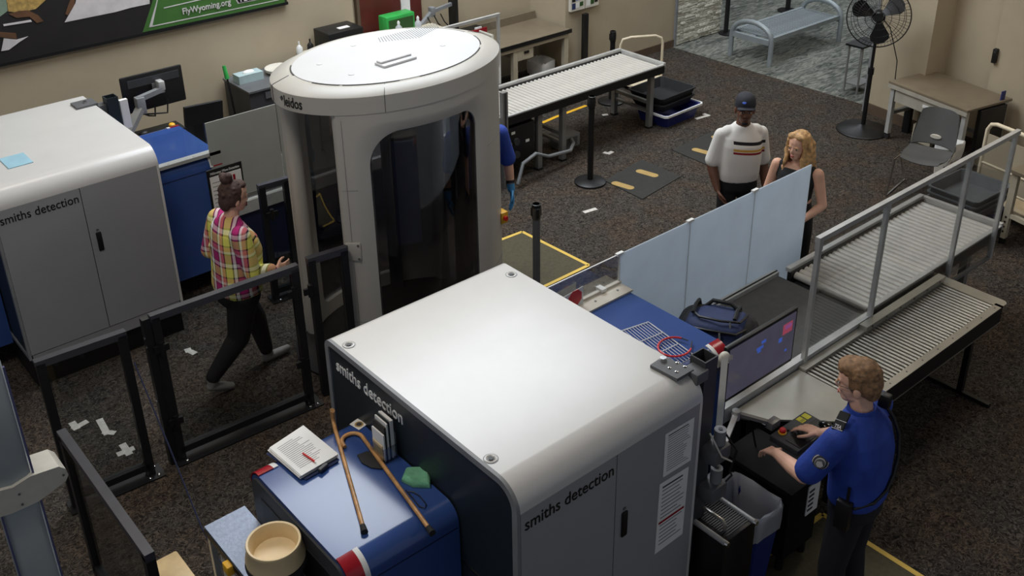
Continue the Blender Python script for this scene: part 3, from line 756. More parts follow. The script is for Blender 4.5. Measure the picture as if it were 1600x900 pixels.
# left line panels
for i, (xa, xb, w_) in enumerate(((3.20, 3.86, 'behind the walking woman'), (3.87, 4.5, 'hidden mostly by the body scanner'))):
    g = thing('smoked_glass_panel', 'smoked grey glass partition on the far line ' + w_, 'panel', ((xa + xb) / 2, 7.765, .8), 0, 'smoked partitions')
    bbox(xa, xb, 7.76, 7.77, .84, 1.58, m='frost_grey', name='pane', parent=g)
    bbox(xa, xb, 7.755, 7.775, .80, .84, m='alu_dark', name='bottom_channel', parent=g)
g = thing('clear_panel', 'clear glass panel above the blue hood of the left scanner', 'panel', (2.9, 7.765, 1.3))
bbox(2.62, 3.19, 7.762, 7.768, 1.30, 1.585, m='glass', name='pane', parent=g)
fl = MB(); fl.box(2.61, 3.3, 7.76, 7.87, 1.281, 1.293); fl.box(2.61, 3.3, 7.76, 7.78, 1.293, 1.31); fl.build('mount_flange', 'alu', g)
for x in (2.66, 2.86, 3.08, 3.24): MB().lathe([(.008, 0), (.008, .003), (.002, .004)], (x, 7.82, 1.293), 10).build('screw', 'steel', g)

# ------------------------------------------------------------------ black framed gates
def gate(label, p, q, zt, plate=True, hinges=(), group='black framed glass gates', z0=.06):
    p, q = Vector(p), Vector(q); d = (q - p).normalized()
    r = thing('glass_gate', label, 'gate', ((p.x + q.x) / 2, (p.y + q.y) / 2, 0), 0, group)
    w_ = .055; up = Vector((0, 0, 1)); sd = d.cross(up)
    for c in (p, q):
        MB().bar(c + up * .01, c + up * (zt - .02), w_, .05, up=sd).build('post', 'black_frame', r)
    MB().bar(p - d * .03 + up * (zt - .02), q + d * .03 + up * (zt - .02), .05, .05).build('top_rail', 'frame_top_lit', r)
    MB().bar(p + up * (z0 + .03), q + up * (z0 + .03), .05, .05).build('bottom_rail', 'black_frame', r)
    a, c = p + d * .03, q - d * .03
    MB().prism([a + up * (z0 + .05), c + up * (z0 + .05), c + up * (zt - .04), a + up * (zt - .04)], sd * .006).build('pane', 'glass_dim', r)
    if plate:
        MB().bar(p - d * .05 + up * .006, q + d * .08 + up * .006, .15, .012).build('floor_plate', 'black_frame', r)
        for c in (p + d * .02, q - d * .02, q + d * .04):
            for k in (-.05, .05): MB().lathe([(.012, 0), (.012, .01), (.006, .014)], c + sd * k + up * .012, 10).build('bolt', 'chrome', r)
    for c, z in hinges:
        c = Vector(c); h = MB().cyl(c + up * (z - .05) , c + up * (z + .05), .018, n=10).build('hinge', 'black', r)
        MB().bar(c + up * z - d * .05, c + up * z + d * .05, .02, .05).build('hinge_leaf', 'black', h)
    return r
gate('black framed glass gate the walking woman is passing', (1.86, 5.83, 0), (2.86, 5.78, 0), 1.20, True, [((1.86, 5.80, 0), .95), ((1.86, 5.80, 0), .35), ((2.83, 5.75, 0), 1.0), ((2.83, 5.75, 0), .4)])
pst = thing('gate_post', 'black gate post just left of the walking woman gate', 'post', (1.80, 5.84, 0))
bbox(1.775, 1.825, 5.815, 5.865, .012, 1.19, m='black_frame', name='post', parent=pst)
for z in (1.05, .98, .55): MB().cyl((1.775, 5.83, z), (1.768, 5.83, z), .01, n=8).build('bolt', 'chrome', pst)
gate('narrow black framed glass gate at the left with tape crosses behind it', (1.13, 5.85, 0), (1.63, 5.82, 0), 1.17)
gate('black framed glass barrier running toward the camera at the lower left', (1.02, 5.15, 0), (1.02, 3.98, 0), 1.10, False)
gate('slim black framed gate in front of the booth hinge', (3.01, 5.80, 0), (3.26, 5.77, 0), 1.20, False, [((2.97, 5.78, 0), .95)])
gate('black framed gate on the far side of the booth entry', (3.40, 7.28, 0), (3.62, 7.26, 0), 1.12, True, [((3.44, 7.22, 0), .85)])
bl = MB(); bl.tube([(1.66, 5.77, .95), (1.64, 5.35, .55), (1.60, 4.9, .2), (1.60, 4.55, .03)], .005, 6)
tag(bl.build('blue_strap', 'navy'), 'thin blue strap trailing across the floor from the narrow gate', 'strap')

# ------------------------------------------------------------------ on the foreground hood (z = 1.28)
HZ = 1.282
def flat(pts, z, d=.002): return MB().prism([onz(u, v, z) for u, v in pts], (0, 0, d))
# canes
c1 = thing('walking_cane', 'straight-looking wooden cane with upright handle lying beside the papers', 'cane', onz(545, 740, HZ))
c1['label'] = 'wooden cane nearest the paper stack, its handle pointing up'
r_ = .011; a, e = onz(523, 668, HZ + r_), onz(568, 826, HZ + r_); d = (a - e).normalized()
MB().tube([e, e.lerp(a, .5), a, a + d * .03 + Vector((0, 0, .012)), a + d * .045 + Vector((0, 0, .04)), a + d * .04 + Vector((0, 0, .085)), a + d * .015 + Vector((0, 0, .10))], [r_, r_, r_, r_, r_ * 1.1, r_ * 1.2, r_ * 1.1], 10).build('shaft', 'wood', c1)
MB().cyl(e - d * .025, e + d * .02, r_ * 1.6, r_ * 1.25, 12).build('rubber_tip', 'rubber', c1)
c2 = thing('walking_cane', 'wooden cane with hooked crook lying across the black pouch', 'cane', onz(620, 750, HZ))
e = onz(672, 828, HZ + .018); a = onz(566, 682, HZ + r_); d = (a - e).normalized(); sd = Vector((-d.y, d.x, 0))
pts = [e, e.lerp(a, .5), a] + [a + d * (.055 * math.sin(t)) + sd * (.055 - .055 * math.cos(t)) for t in [PI * i / 10 for i in range(1, 11)]]
pts += [pts[-1] - d * .03]
MB().tube(pts, [r_] * (len(pts) - 1) + [r_ * .9], 10).build('shaft', 'wood', c2)
MB().cyl(e - d * .025, e + d * .02, r_ * 1.6, r_ * 1.25, 12).build('rubber_tip', 'rubber', c2)
# clipboard with papers
pt = thing('clipboard', 'blue clipboard carrying a thick messy stack of white papers', 'clipboard', onz(475, 708, HZ))
flat([(416, 710), (470, 682), (529, 722), (478, 751)], HZ, .006).build('board', 'bag_blue', pt)
offs = [(0, 3, 0), (3, 0, 1), (-2, 1, 2), (1, -3, 3), (0, -1, 4), (2, -2, 5)]
for dx, dy, k in offs:
    flat([(420 + dx, 703 + dy), (473 + dx, 671 + dy - k % 2 * 3), (527 + dx, 712 + dy), (469 + dx, 746 + dy)], HZ + .007 + k * .004, .003).build('paper', 'paper', pt)
zt_ = HZ + .0305
for i in range(16):
    f = .10 + i * .05; a, e = onz(424, 700, zt_).lerp(onz(470, 741, zt_), f), onz(472, 669, zt_).lerp(onz(525, 710, zt_), f)
    MB().bar(a.lerp(e, .1), a.lerp(e, .55 + random.random() * .35), .003, .0006).build('printed_line', 'print_light', pt)
MB().box(-.03, .03, -.012, .012, 0, .02, .004, 1, Matrix.Translation(onz(505, 733, HZ + .006)) @ Matrix.Rotation(.3, 4, 'Z')).build('clip', 'darkgrey', pt)
pn = thing('pen', 'red pen lying on the stack of papers', 'pen', onz(485, 714, zt_))
MB().cyl(onz(473, 708, zt_ + .006), onz(492, 721, zt_ + .006), .0045, n=8).build('barrel', 'red_bright', pn)
MB().cyl(onz(492, 721, zt_ + .006), onz(495, 723, zt_ + .006), .004, .0008, 8).build('tip', 'white', pn)
s = thing('badge_sticker', 'square white sticker with a round gold emblem stuck on the blue hood', 'sticker', onz(560, 663, HZ))
flat([(546, 663), (559, 654), (574, 663), (561, 672)], HZ, .001).build('card', 'paper', s)
c = onz(561, 663, HZ + .0012); MB().lathe([(.024, 0), (.024, .0008), (.018, .001)], c, 20).build('emblem', 'gold', s)
MB().lathe([(.015, 0), (.015, .0006)], c + Vector((0, 0, .001)), 16).build('emblem_centre', 'darkgrey', s)
# brochure stand
hs = thing('brochure_stand', 'clear acrylic brochure stand full of leaflets against the dark side panel', 'brochure stand', (2.165, 3.62, HZ))
xa, xb, ya, yb = 2.125, 2.205, 3.555, 3.68
for bx_ in ((xa, xb, ya, yb, HZ, HZ + .004), (xa, xb, ya, ya + .003, HZ, HZ + .09), (xa, xa + .003, ya, yb, HZ, HZ + .09), (xb - .003, xb, ya, yb, HZ, HZ + .16)):
    bbox(*bx_, m='glass', name='acrylic_side', parent=hs)
for i, (mm, hh) in enumerate((('paper', .17), ('photo_dark', .21), ('paper', .23), ('slate', .235), ('paper', .24), ('paper', .235))):
    x = xa + .012 + i * .0115
    bbox(x, x + .008, ya + .008 + (i % 2) * .004, yb - .012, HZ + .005, HZ + hh, m=mm, name='leaflet', parent=hs)
bbox(xa + .006, xa + .010, ya + .02, yb - .02, HZ + .01, HZ + .10, m='tan', name='leaflet', parent=hs)
po = thing('flat_pouch', 'flattened black pouch under the hooked cane', 'pouch', onz(578, 719, HZ))
q = [onz(u, v, HZ) for u, v in ((558, 712), (574, 706), (590, 706), (602, 722), (597, 734), (580, 732), (565, 724))]
MB().prism(q, (0, 0, .006)).build('body', 'bag_black', po)
cl = MB(); q = [onz(u, v, HZ + .02) for u, v in ((627, 748), (634, 731), (664, 728), (673, 742), (672, 758), (645, 757))]; cc = sum(q, Vector()) / 6
cl.loft([[p + Vector((0, 0, -.019)) for p in q], [p + (cc - p) * .03 for p in q], [p + (cc - p) * .25 + Vector((0, 0, .012 + .006 * (i % 2))) for i, p in enumerate(q)], [p + (cc - p) * .7 + Vector((0, 0, .010 - .008 * (i % 2))) for i, p in enumerate(q)]])
bmesh.ops.subdivide_edges(cl.bm, edges=cl.bm.edges[:], cuts=1, use_grid_fill=True, smooth=.3)
tag(cl.build('folded_cloth', 'green_cloth', ang=60), 'mint green folded cloth on the blue hood beside the dark panel', 'cloth')
lo = MB(); lo.tube([onz(u, v, HZ + .005) for u, v in ((634, 766), (645, 778), (655, 791), (664, 794), (666, 788), (656, 775), (645, 768), (638, 768))], .0025, 6)
tag(lo.build('cord_loop', 'black'), 'thin dark cord loop lying beside the green cloth', 'cord')

# ------------------------------------------------------------------ entry table with bowl, stool, detector
TZ = .95
et = thing('entry_table', 'small metal-topped entry table at the mouth of the foreground scanner', 'table', (1.47, 3.7, 0))
bbox(1.355, 1.585, 3.15, 4.11, TZ - .012, TZ, m='metal_table', name='table_top', parent=et)
bbox(1.35, 1.59, 3.145, 4.115, TZ - .05, TZ - .012, m='black', name='apron', parent=et)
for x in (1.37, 1.57):
    for y in (3.18, 4.08): bbox(x - .015, x + .015, y - .015, y + .015, 0, TZ - .05, m='alu', name='leg', parent=et)
bbox(1.356, 1.36, 3.6, 3.95, .5, .86, m='offwhite', name='side_panel', parent=et)
yt = MB(); pc = onz(360, 886, .90); yt.box(pc.x - .03, pc.x + .01, pc.y - .03, pc.y + .03, .87, .93, .008); tag(yt.build('cable_clamp', 'yellow', et), None)
bc = onz(427, 845, 1.25)
cn = thing('grey_canister', 'dark grey round canister standing on the entry table under the tan bowl', 'canister', (bc.x, bc.y, TZ))
MB().lathe([(.118, 0), (.126, .01), (.132, .12), (.135, .18)], (bc.x, bc.y, TZ), 36, .9, .9).build('body', 'darkgrey', cn)
MB().lathe([(.13, .160), (.158, .163), (.162, .18), (.158, .195), (.12, .196)], (bc.x, bc.y, TZ), 36, .9, .9).build('black_band', 'rubber', cn)
bw = MB(); bw.lathe([(.10, .197), (.155, .197), (.157, .215), (.140, .282), (.145, .292), (.141, .302), (.130, .300), (.124, .285), (.112, .225), (.06, .222)], (bc.x, bc.y, TZ), 40, .9, .9)
tag(bw.build('tan_bowl', 'tan', ang=50), 'tan plastic bowl with a thick rim sitting on the grey canister', 'bowl')
so = thing('wooden_stool', 'pale wooden stool cut by the bottom edge of the picture', 'stool', (1.24, 4.38, 0))
MB().box(1.13, 1.33, 4.2, 4.58, .42, .45, .012).build('seat', 'wood_light', so)
for x in (1.17, 1.29):
    for y in (4.25, 4.53): bbox(x - .015, x + .015, y - .015, y + .015, 0, .42, m='wood_light', name='leg', parent=so)
mat('bracket', (196, 193, 184), .5)
dt = thing('metal_detector', 'blue-grey metal detector panel with a cream bracket at the left edge', 'detector', (.55, 4.3, 0))
XR = ony(50, 745, 4.3).x; XL = ony(28, 898, 4.3).x
bbox(XL, XR, 4.24, 4.36, .05, 1.50, m='detector', name='lower_panel', parent=dt, bev=.03)
bbox(XL - .12, XR, 4.24, 4.36, 1.52, 2.25, m='detector', name='upper_panel', parent=dt, bev=.03)
for x in (XR, XL): bbox(x - .004, x + .004, 4.236, 4.25, .06, 2.2 if x == XR else 1.5, m='violet', name='edge_strip', parent=dt)
bbox(XL - .05, XR + .05, 4.15, 4.45, 0, .05, m='darkgrey', name='foot', parent=dt, bev=.01)
q = [ony(u, v, 4.22) for u, v in ((-60, 800), (-30, 775), (20, 762), (48, 744), (92, 729), (103, 733), (107, 742), (103, 752), (60, 784), (20, 802), (-30, 818), (-60, 822))]
MB().prism(q, (0, .16, 0)).build('bracket', 'bracket', dt)
for u, v in ((30, 772), (35, 788), (99, 742)):
    p = ony(u, v, 4.218); MB().cyl(p, p - Vector((0, .004, 0)), .006, n=8).build('screw', 'midgrey', dt)

# ------------------------------------------------------------------ bracket, post, monitor, console
ma = thing('monitor_stand', 'dark square post and silver arms bolted to the foreground scanner top', 'monitor arm', (3.57, 2.72, .3))
P = [onz(u, v, 1.69) for u, v in ((1016, 570), (1037, 556), (1084, 577), (1058, 592))]
MB().prism([p - Vector((0, 0, .018)) for p in P], (0, 0, .018)).build('mount_plate', 'midgrey', ma)
MB().cyl(onz(1036, 563, 1.69), onz(1036, 563, 1.69) + Vector((0, 0, .018)), .019, .016, 14).build('big_bolt', 'chrome', ma)
for u, v in ((1046, 575), (1070, 573), (1057, 581), (1058, 567)): MB().lathe([(.008, 0), (.008, .004), (.003, .006)], onz(u, v, 1.69), 10).build('bolt', 'chrome', ma)
bbox(3.44, 3.53, 2.66, 2.76, 1.62, 1.685, m='midgrey', name='clamp', parent=ma, bev=.006)
tb = MB()
for x0_, x1_, y0_, y1_ in ((3.515, 3.522, 2.675, 2.775), (3.608, 3.615, 2.675, 2.775), (3.522, 3.608, 2.675, 2.682), (3.522, 3.608, 2.768, 2.775)): tb.box(x0_, x1_, y0_, y1_, .35, 1.72)
tb.build('square_post', 'darkgrey', ma)
for z in (1.18, .92):
    MB().box(3.54, 3.68, 2.58, 2.70, z - .10, z, .02, 2).build('post_clamp', 'midgrey', ma)
    j = MB().cyl((3.63, 2.63, z), (3.63, 2.63, z + .09), .033, n=18).build('joint', 'grey', ma)
    MB().cyl((3.63, 2.63, z + .09), (3.63, 2.63, z + .094), .012, n=10).build('joint_screw', 'darkgrey', j)
MB().bar((3.63, 2.64, 1.20), (3.87, 2.82, 1.52), .035, .02).build('link', 'alu', ma)
JJ, JE = onz(1150, 648, 1.05), onz(1205, 661, .985)
MB().bar((3.63, 2.64, 1.02), JJ, .03, .02).build('link', 'alu', ma)
MB().bar(JJ + Vector((0, 0, .01)), JE, .028, .02).build('link', 'alu_dark', ma)
MB().cyl(JJ - Vector((0, 0, .03)), JJ + Vector((0, 0, .03)), .024, n=14).build('joint', 'alu', ma)
MB().box(JE.x - .03, JE.x + .05, JE.y - .03, JE.y + .02, JE.z - .03, JE.z + .02, .006).build('console_bracket', 'alu_dark', ma)
MB().bar((3.87, 2.84, 1.50), (4.2, 2.94, 1.33), .04, .03).build('link', 'alu', ma)
MB().tube([(3.64, 2.60, 1.25), (3.68, 2.55, 1.15), (3.65, 2.56, 1.02), (3.70, 2.58, .95), (3.66, 2.60, .9)], .006, 6).build('cable', 'black', ma)
MB().tube([(3.53, 2.62, 1.3), (3.58, 2.57, 1.15), (3.66, 2.56, 1.08)], .005, 6).build('cable', 'offwhite', ma)
MB().ell((3.88, 2.83, 1.50), .035, .03, .04).build('cloth_wrap', 'offwhite', ma)
def monitor(label, x0, x1, y, z0, z1, back=False):
    s = -1 if not back else 1
    r = thing('monitor', label, 'monitor', ((x0 + x1) / 2, y, z0))
    bbox(x0, x1, y, y + .03, z0, z1, m='black', name='casing', parent=r, bev=.008)
    return r
mo = monitor('flat monitor showing a bag scan facing the officer', 3.945, 4.59, 2.86, 1.135, 1.515)
sc = bbox(3.967, 4.568, 2.856, 2.861, 1.163, 1.495, m='screen', name='screen', parent=mo)
for (x, z, w_, h_, mm) in ((4.21, 1.38, .06, .018, 'screen_blue'), (4.25, 1.41, .04, .02, 'screen_blue'), (4.22, 1.36, .03, .02, 'screen_blue'), (4.45, 1.38, .09, .07, 'screen_red'), (4.47, 1.41, .06, .03, 'screen_blue'), (4.42, 1.34, .03, .03, 'screen_blue'), (4.49, 1.25, .02, .015, 'screen_blue')):
    bbox(x, x + w_, 2.8545, 2.8562, z, z + h_, m=mm, name='image_patch', parent=sc)
bbox(4.2, 4.3, 2.89, 2.92, 1.28, 1.38, m='alu_dark', name='mount', parent=mo)
# control console
co = thing('control_console', 'dark control console with yellow stickers and a red stop button', 'console', (4.26, 2.54, .93), -.02)
MB().box(4.10, 4.43, 2.445, 2.635, .935, .975, .006).build('body', 'darkgrey', co)
for x in (4.325, 4.375): bbox(x, x + .04, 2.575, 2.622, .975, .9765, m='lime', name='warning_sticker', parent=co)
for i in range(6): bbox(4.328, 4.362, 2.583 + i * .006, 2.585 + i * .006, .9765, .977, m='print', name='sticker_print', parent=co) if i < 3 else None
MB().lathe([(.024, 0), (.024, .006), (.016, .008)], (4.17, 2.60, .975), 18).build('button_collar', 'yellow', co)
MB().lathe([(.018, .008), (.02, .022), (.014, .03)], (4.17, 2.60, .975), 18).build('stop_button', 'red_bright', co)
for y in (2.59, 2.565): MB().lathe([(.007, 0), (.007, .008), (.004, .01)], (4.21, y, .975), 10).build('key_switch', 'black', co)
bbox(4.13, 4.42, 2.455, 2.55, .975, .979, m='black', name='keypad', parent=co)
ms = MB(); ms.ell((4.40, 2.47, .985), .03, .045, .018); tag(ms.build('mouse', 'black_gloss'), 'glossy dark mouse under the officer right hand', 'mouse')
ct = thing('operator_cart', 'black workstation cart under the control console', 'cart', (4.36, 2.70, 0))
bbox(4.13, 4.43, 2.47, 2.93, .12, .62, m='matte_black', name='cabinet', parent=ct)
bbox(4.11, 4.45, 2.45, 2.95, .62, .65, m='matte_black', name='shelf', parent=ct)
for x in (4.17, 4.39):
    for y in (2.51, 2.89): MB().cyl((x, y, 0), (x, y, .12), .025, n=10).build('caster', 'black', ct)
lb = bbox(4.31, 4.425, 2.464, 2.47, .36, .58, m='paper', name='label', parent=ct)
for i in range(5): bbox(4.32, 4.37, 2.462, 2.464, .39 + i * .035, .405 + i * .035, m='print', name='label_print', parent=lb)
MB().tube([(4.18, 2.66, .95), (4.2, 2.78, .93), (4.25, 2.85, .8), (4.3, 2.85, .65)], .006, 6).build('cable', 'black', ct)
# black power unit with handle
pu = thing('power_unit', 'black finned power unit with a metal handle beside the scanner', 'power unit', (3.66, 2.6, 0))
bbox(3.53, 3.80, 2.46, 2.76, .03, .655, m='black', name='casing', parent=pu, bev=.008)
for i in range(18): bbox(3.575, 3.775, 2.485 + i * .0145, 2.491 + i * .0145, .655, .66, m='midgrey', name='fin', parent=pu)
for x in (3.535, 3.78): MB().cyl((x, 2.455, .655), (x, 2.765, .655), .016, n=12).build('edge_tube', 'alu', pu)
for x, z in ((3.535, .655), (3.78, .655), (3.78, .12), (3.535, .12)): MB().cyl((x, 2.455, z), (x, 2.44, z), .019, .015, 14).build('corner_cap', 'chrome', pu)
MB().tube([(3.60, 2.52, .66), (3.60, 2.52, .70), (3.605, 2.54, .715), (3.605, 2.68, .715), (3.60, 2.70, .70), (3.60, 2.70, .66)], .010, 8).build('handle', 'steel', pu)
# waste bin with bag
def tbin(name, label, cx, cy, hx, hy, h, bm_, rz=0, bagm='bag'):
    r = thing(name, label, 'bin', (cx, cy, 0), rz)
    def rect(k, z): return [Vector((sx * hx * k, sy * hy * k, z)) for sx, sy in ((-.8, -1), (.8, -1), (1, -.8), (1, .8), (.8, 1), (-.8, 1), (-1, .8), (-1, -.8))]
    MB().loft([rect(.78, 0), rect(1, h), rect(.96, h), rect(.75, .01)], True).build('tub', bm_, r, False)
    bg_ = MB(); rows = []
    for k, z, j in ((1.0, h - .15, .006), (1.03, h - .08, .008), (1.06, h + .005, .01), (1.0, h + .025, .012), (.92, h + .005, .008), (.84, h - .12, .012), (.70, h - .26, .012), (.3, h - .28, .01)):
        rows.append([Vector((p.x + random.uniform(-j, j), p.y + random.uniform(-j, j), p.z + random.uniform(-j, j))) for p in dense(rect(k, z), 3)])
    bg_.loft(rows, False); bg_.bm.faces.new(bg_.bm.verts[-24:][::-1]) if False else None; bg_.build('liner_bag', bagm, r, False, 80)
    return r
def dense(P, k):
    o = []
    for i, p in enumerate(P):
        q = P[(i + 1) % len(P)]; o += [p.lerp(q, j / k) for j in range(k)]
    return o
tbin('waste_bin', 'blue waste bin with a crumpled clear bag beside the black power unit', 3.975, 2.66, .125, .18, .56, 'bin_blue')
# backpack in a tray on the belt
ty = thing('luggage_tray', 'black tray on the belt holding the backpack', 'tray', (4.84, 3.52, .722))
ty_b = MB(); ty_b.box(4.52, 5.12, 3.24, 3.80, .722, .732)
for a in ((4.52, 4.53, 3.24, 3.80), (5.11, 5.12, 3.24, 3.80), (4.52, 5.12, 3.24, 3.25), (4.52, 5.12, 3.79, 3.80)): ty_b.box(*a, .732, .83)
ty_b.build('tub', 'bag_black', ty); bbox(5.10, 5.13, 3.23, 3.81, .825, .84, m='grey', name='rim', parent=ty)
bp = thing('backpack', 'navy and black backpack lying in the tray past the foreground hood', 'backpack', (4.74, 3.54, .745), math.radians(-62))
b = MB(); b.sbox((0, .02, .15), .27, .20, .15); b.sbox((0, -.02, .20), .24, .17, .14)
remesh(b, 'main_body', 'bag_black', bp, .012, 4)
b = MB(); b.sbox((-.02, -.14, .14), .22, .10, .13); b.sbox((0, -.06, .26), .20, .14, .09); b.sbox((.03, -.02, .30), .16, .12, .06)
remesh(b, 'front_pocket', 'bag_blue', bp, .012, 4)
b = MB(); b.sbox((-.02, -.215, .105), .15, .045, .075); remesh(b, 'small_pocket', 'bag_black', bp, .01, 3)
MB().tube([(-.23, -.17, .20), (-.2, -.245, .195), (0, -.262, .20), (.17, -.25, .195), (.21, -.17, .20)], .009, 6).build('zip', 'black', bp, False)
MB().tube([(-.21, -.12, .305), (-.17, -.19, .315), (0, -.205, .325), (.15, -.19, .32), (.2, -.1, .315)], .009, 6).build('zip', 'black', bp, False)
MB().tube([(-.15, -.06, .355), (-.1, -.12, .362), (.04, -.14, .37), (.16, -.11, .365), (.19, 0, .36)], .009, 6).build('zip', 'black', bp, False)
for p in ((-.1, -.262, .2), (.05, -.212, .325), (.1, -.135, .37), (.16, -.252, .195), (-.16, -.2, .315)):
    p = Vector(p); MB().tube([p, p + Vector((.006, -.012, -.022)), p + Vector((.008, -.02, -.048))], .006, 6).build('zip_pull', 'grey', bp, False)
MB().cyl((-.04, -.262, .11), (-.04, -.27, .11), .03, n=18).build('round_badge', 'grey', bp, False)
MB().tube([(-.10, .06, .33), (-.05, .07, .385), (.07, .06, .39), (.14, .05, .34)], .014, 8).build('grab_handle', 'bag_black', bp, False)
for xx in (-.15, .12): MB().tube([(xx, .2, .22), (xx, .12, .34), (xx, .0, .375), (xx, -.08, .36)], .013, 6).build('strap', 'bag_black', bp, False)
# wire rack and bungee on the right hood
wr = thing('wire_rack', 'white wire rack lying on the right blue hood', 'rack', (3.9, 3.35, 1.285))
P0, P1, P2, P3 = [onz(u, v, 1.288) for u, v in ((962, 520), (1013, 503), (1086, 556), (1035, 585))]
MB().tube([P0, P0.lerp(P1, .7), P1, P1.lerp(P2, .08), P2, P3, P0], .0035, 6).build('frame', 'white', wr)
for i in range(1, 12): MB().tube([P0.lerp(P1, i / 12), P3.lerp(P2, i / 12)], .0016, 5).build('wire', 'white', wr)
for f in (.33, .66): MB().tube([P0.lerp(P3, f) + Vector((0, 0, .003)), P1.lerp(P2, f) + Vector((0, 0, .003))], .003, 6).build('cross_wire', 'white', wr)
bu = thing('bungee_cord', 'red bungee cord looped on the wire rack', 'cord', onz(1055, 541, 1.30))
cpts = [onz(1054 + 26 * math.cos(t), 542 + 15 * math.sin(t), 1.30) for t in [math.radians(a) for a in range(-65, -351, -15)]]
MB().tube(cpts, .006, 8).build('elastic', 'red_bright', bu)
for p, q in ((cpts[0], onz(1075, 532, 1.30)), (cpts[-1], onz(1081, 533, 1.30))):
    MB().tube([p, p.lerp(q, .5), q], .004, 6).build('hook', 'black', bu)

# ------------------------------------------------------------------ floor: mats, tape, stanchions
def mat_thing(label, quad, m, border=None, prints=(), group=None):
    r = thing('floor_mat', label, 'mat', (sum(p[0] for p in quad) / len(quad), sum(p[1] for p in quad) / len(quad), 0), 0, group)
    MB().prism([(x, y, .001) for x, y in quad], (0, 0, .008)).build('pad', m, r)
    if border:
        n = len(quad)
        for i in range(n):
            p, q = Vector((*quad[i], .0095)), Vector((*quad[(i + 1) % n], .0095)); MB().bar(p, q, .035, .002).build('edge_tape', border, r)
    for c, d in prints:
        c = Vector((*c, .0095)); d = Vector((*d, 0)).normalized(); n_ = Vector((-d.y, d.x, 0))
        pts = [c + d * (.09 * (1 if math.cos(t) > 0 else -1) + .045 * math.cos(t)) + n_ * (.046 * math.sin(t)) for t in [2 * PI * (i + .5) / 24 for i in range(24)]]
        MB().prism(pts, (0, 0, .0015)).build('footprint', 'gold', r)
    return r
p1, p2 = onz(973, 291), onz(1011, 272)
mat_thing('dark floor mat with gold footprints beside the black stanchion', [(7.26, 7.06), (7.96, 7.17), (7.94, 6.58), (7.23, 6.48)], 'mat_dark', None, [((p1.x, p1.y), (-.2, 1)), ((p2.x, p2.y), (-.2, 1))], 'footprint mats')
p1 = onz(1098, 238); p2 = onz(1128, 218)
mat_thing('dark floor mat with gold footprints behind the man in white', [(8.41, 7.12), (9.17, 7.17), (9.13, 6.60), (8.38, 6.52)], 'mat_dark', None, [((p1.x, p1.y), (-.2, 1)), ((p2.x, p2.y), (-.2, 1))], 'footprint mats')
mat_thing('olive floor mat edged in yellow tape between the booth and the silver stanchion', [(5.25, 6.80), (5.83, 6.77), (5.86, 5.87), (5.1, 5.86)], 'mat_olive', 'tape_yellow')
mat_thing('dark floor mat with yellow edge under the officer', [(3.45, 2.635), (4.75, 2.60), (4.75, 1.3), (3.45, 1.3)], 'mat_olive', 'tape_yellow')
yt_ = thing('yellow_tape', 'yellow tape corner on the carpet below the far conveyor', 'tape', (8.1, 8.8, 0))
for a_, c_ in (((832, 189), (845, 193)), ((845, 193), (868, 183)), ((868, 183), (916, 165))):
    p_, q_ = onz(*a_), onz(*c_); MB().bar(Vector((p_.x, p_.y, .002)), Vector((q_.x, q_.y, .002)), .05, .001).build('strip', 'yellow', yt_)
def tape(label, strips):
    q = onz(*strips[0][0]); r = thing('floor_tape', label, 'tape', (q.x, q.y, 0), 0, 'worn tape marks on the carpet')
    for k, (a, c, w_) in enumerate(strips):
        a, c = onz(*a), onz(*c); MB().bar(Vector((a.x, a.y, .002 + .001 * k)), Vector((c.x, c.y, .002 + .001 * k)), w_, .001).build('strip', 'tape_white', r)
tape('crossed white tape mark behind the narrow gate, leftmost', [((113, 671), (137, 658), .05), ((112, 660), (121, 671), .05)])
tape('bent white tape strip behind the narrow gate, in the middle', [((155, 655), (168, 679), .05), ((161, 675), (180, 677), .045)])
tape('white tape cross nearest the corner of the narrow gate', [((183, 711), (210, 700), .05), ((191, 694), (203, 711), .05)])
tape('small white tape scrap left of the walking woman', [((289, 549), (299, 546), .06), ((297, 549), (305, 553), .05)])
tape('white L tape mark beside the trays under the far conveyor', [((1087, 186), (1108, 180), .05), ((1099, 178), (1108, 181), .05)])
tape('white tape scrap between the stanchion and the far conveyor', [((943, 238), (950, 240), .05), ((949, 241), (957, 237), .05)])
tape('white tape strip on open carpet above the silver stanchion', [((912, 332), (932, 326), .05)])
tape('small tape scrap under the far conveyor leg', [((941, 180), (950, 179), .05)])
def stanchion(label, x, y, h, pm, base_r=.17):
    r = thing('stanchion', label, 'stanchion', (x, y, 0))
    MB().lathe([(base_r, 0), (base_r, .02), (base_r * .9, .03), (.05, .045)], (x, y, 0), 32).build('base', 'black', r)
    MB().cyl((x, y, .03), (x, y, h - .1), .032, n=20).build('pole', pm, r)
    MB().lathe([(.034, h - .14), (.037, h - .13), (.037, h - .02), (.030, h)], (x, y, 0), 20).build('head', 'black' if pm == 'black' else 'steel_dark', r)
    MB().lathe([(.038, h - .03), (.038, h - .005), (.03, h)], (x, y, 0), 20).build('cap', 'black', r)
    for k in range(3):
        t = k * 2.1; bbox(x + .034 * math.cos(t) - .008, x + .034 * math.cos(t) + .012, y + .034 * math.sin(t) - .012, y + .034 * math.sin(t) + .012, h - .12, h - .04, m='black', name='belt_slot', parent=r)
    return r
stanchion('black stanchion standing in front of the far conveyor', 7.12, 7.14, .99, 'black')
stanchion('silver belt stanchion on the yellow-edged mat by the booth', 5.03, 5.66, 1.0, 'midgrey')
stanchion('black stanchion behind the far end of the far conveyor', 9.0, 8.68, .94, 'black')
pb = thing('black_post', 'flat black post under the brochure rack on the back wall', 'post', (9.37, 9.55, 0))
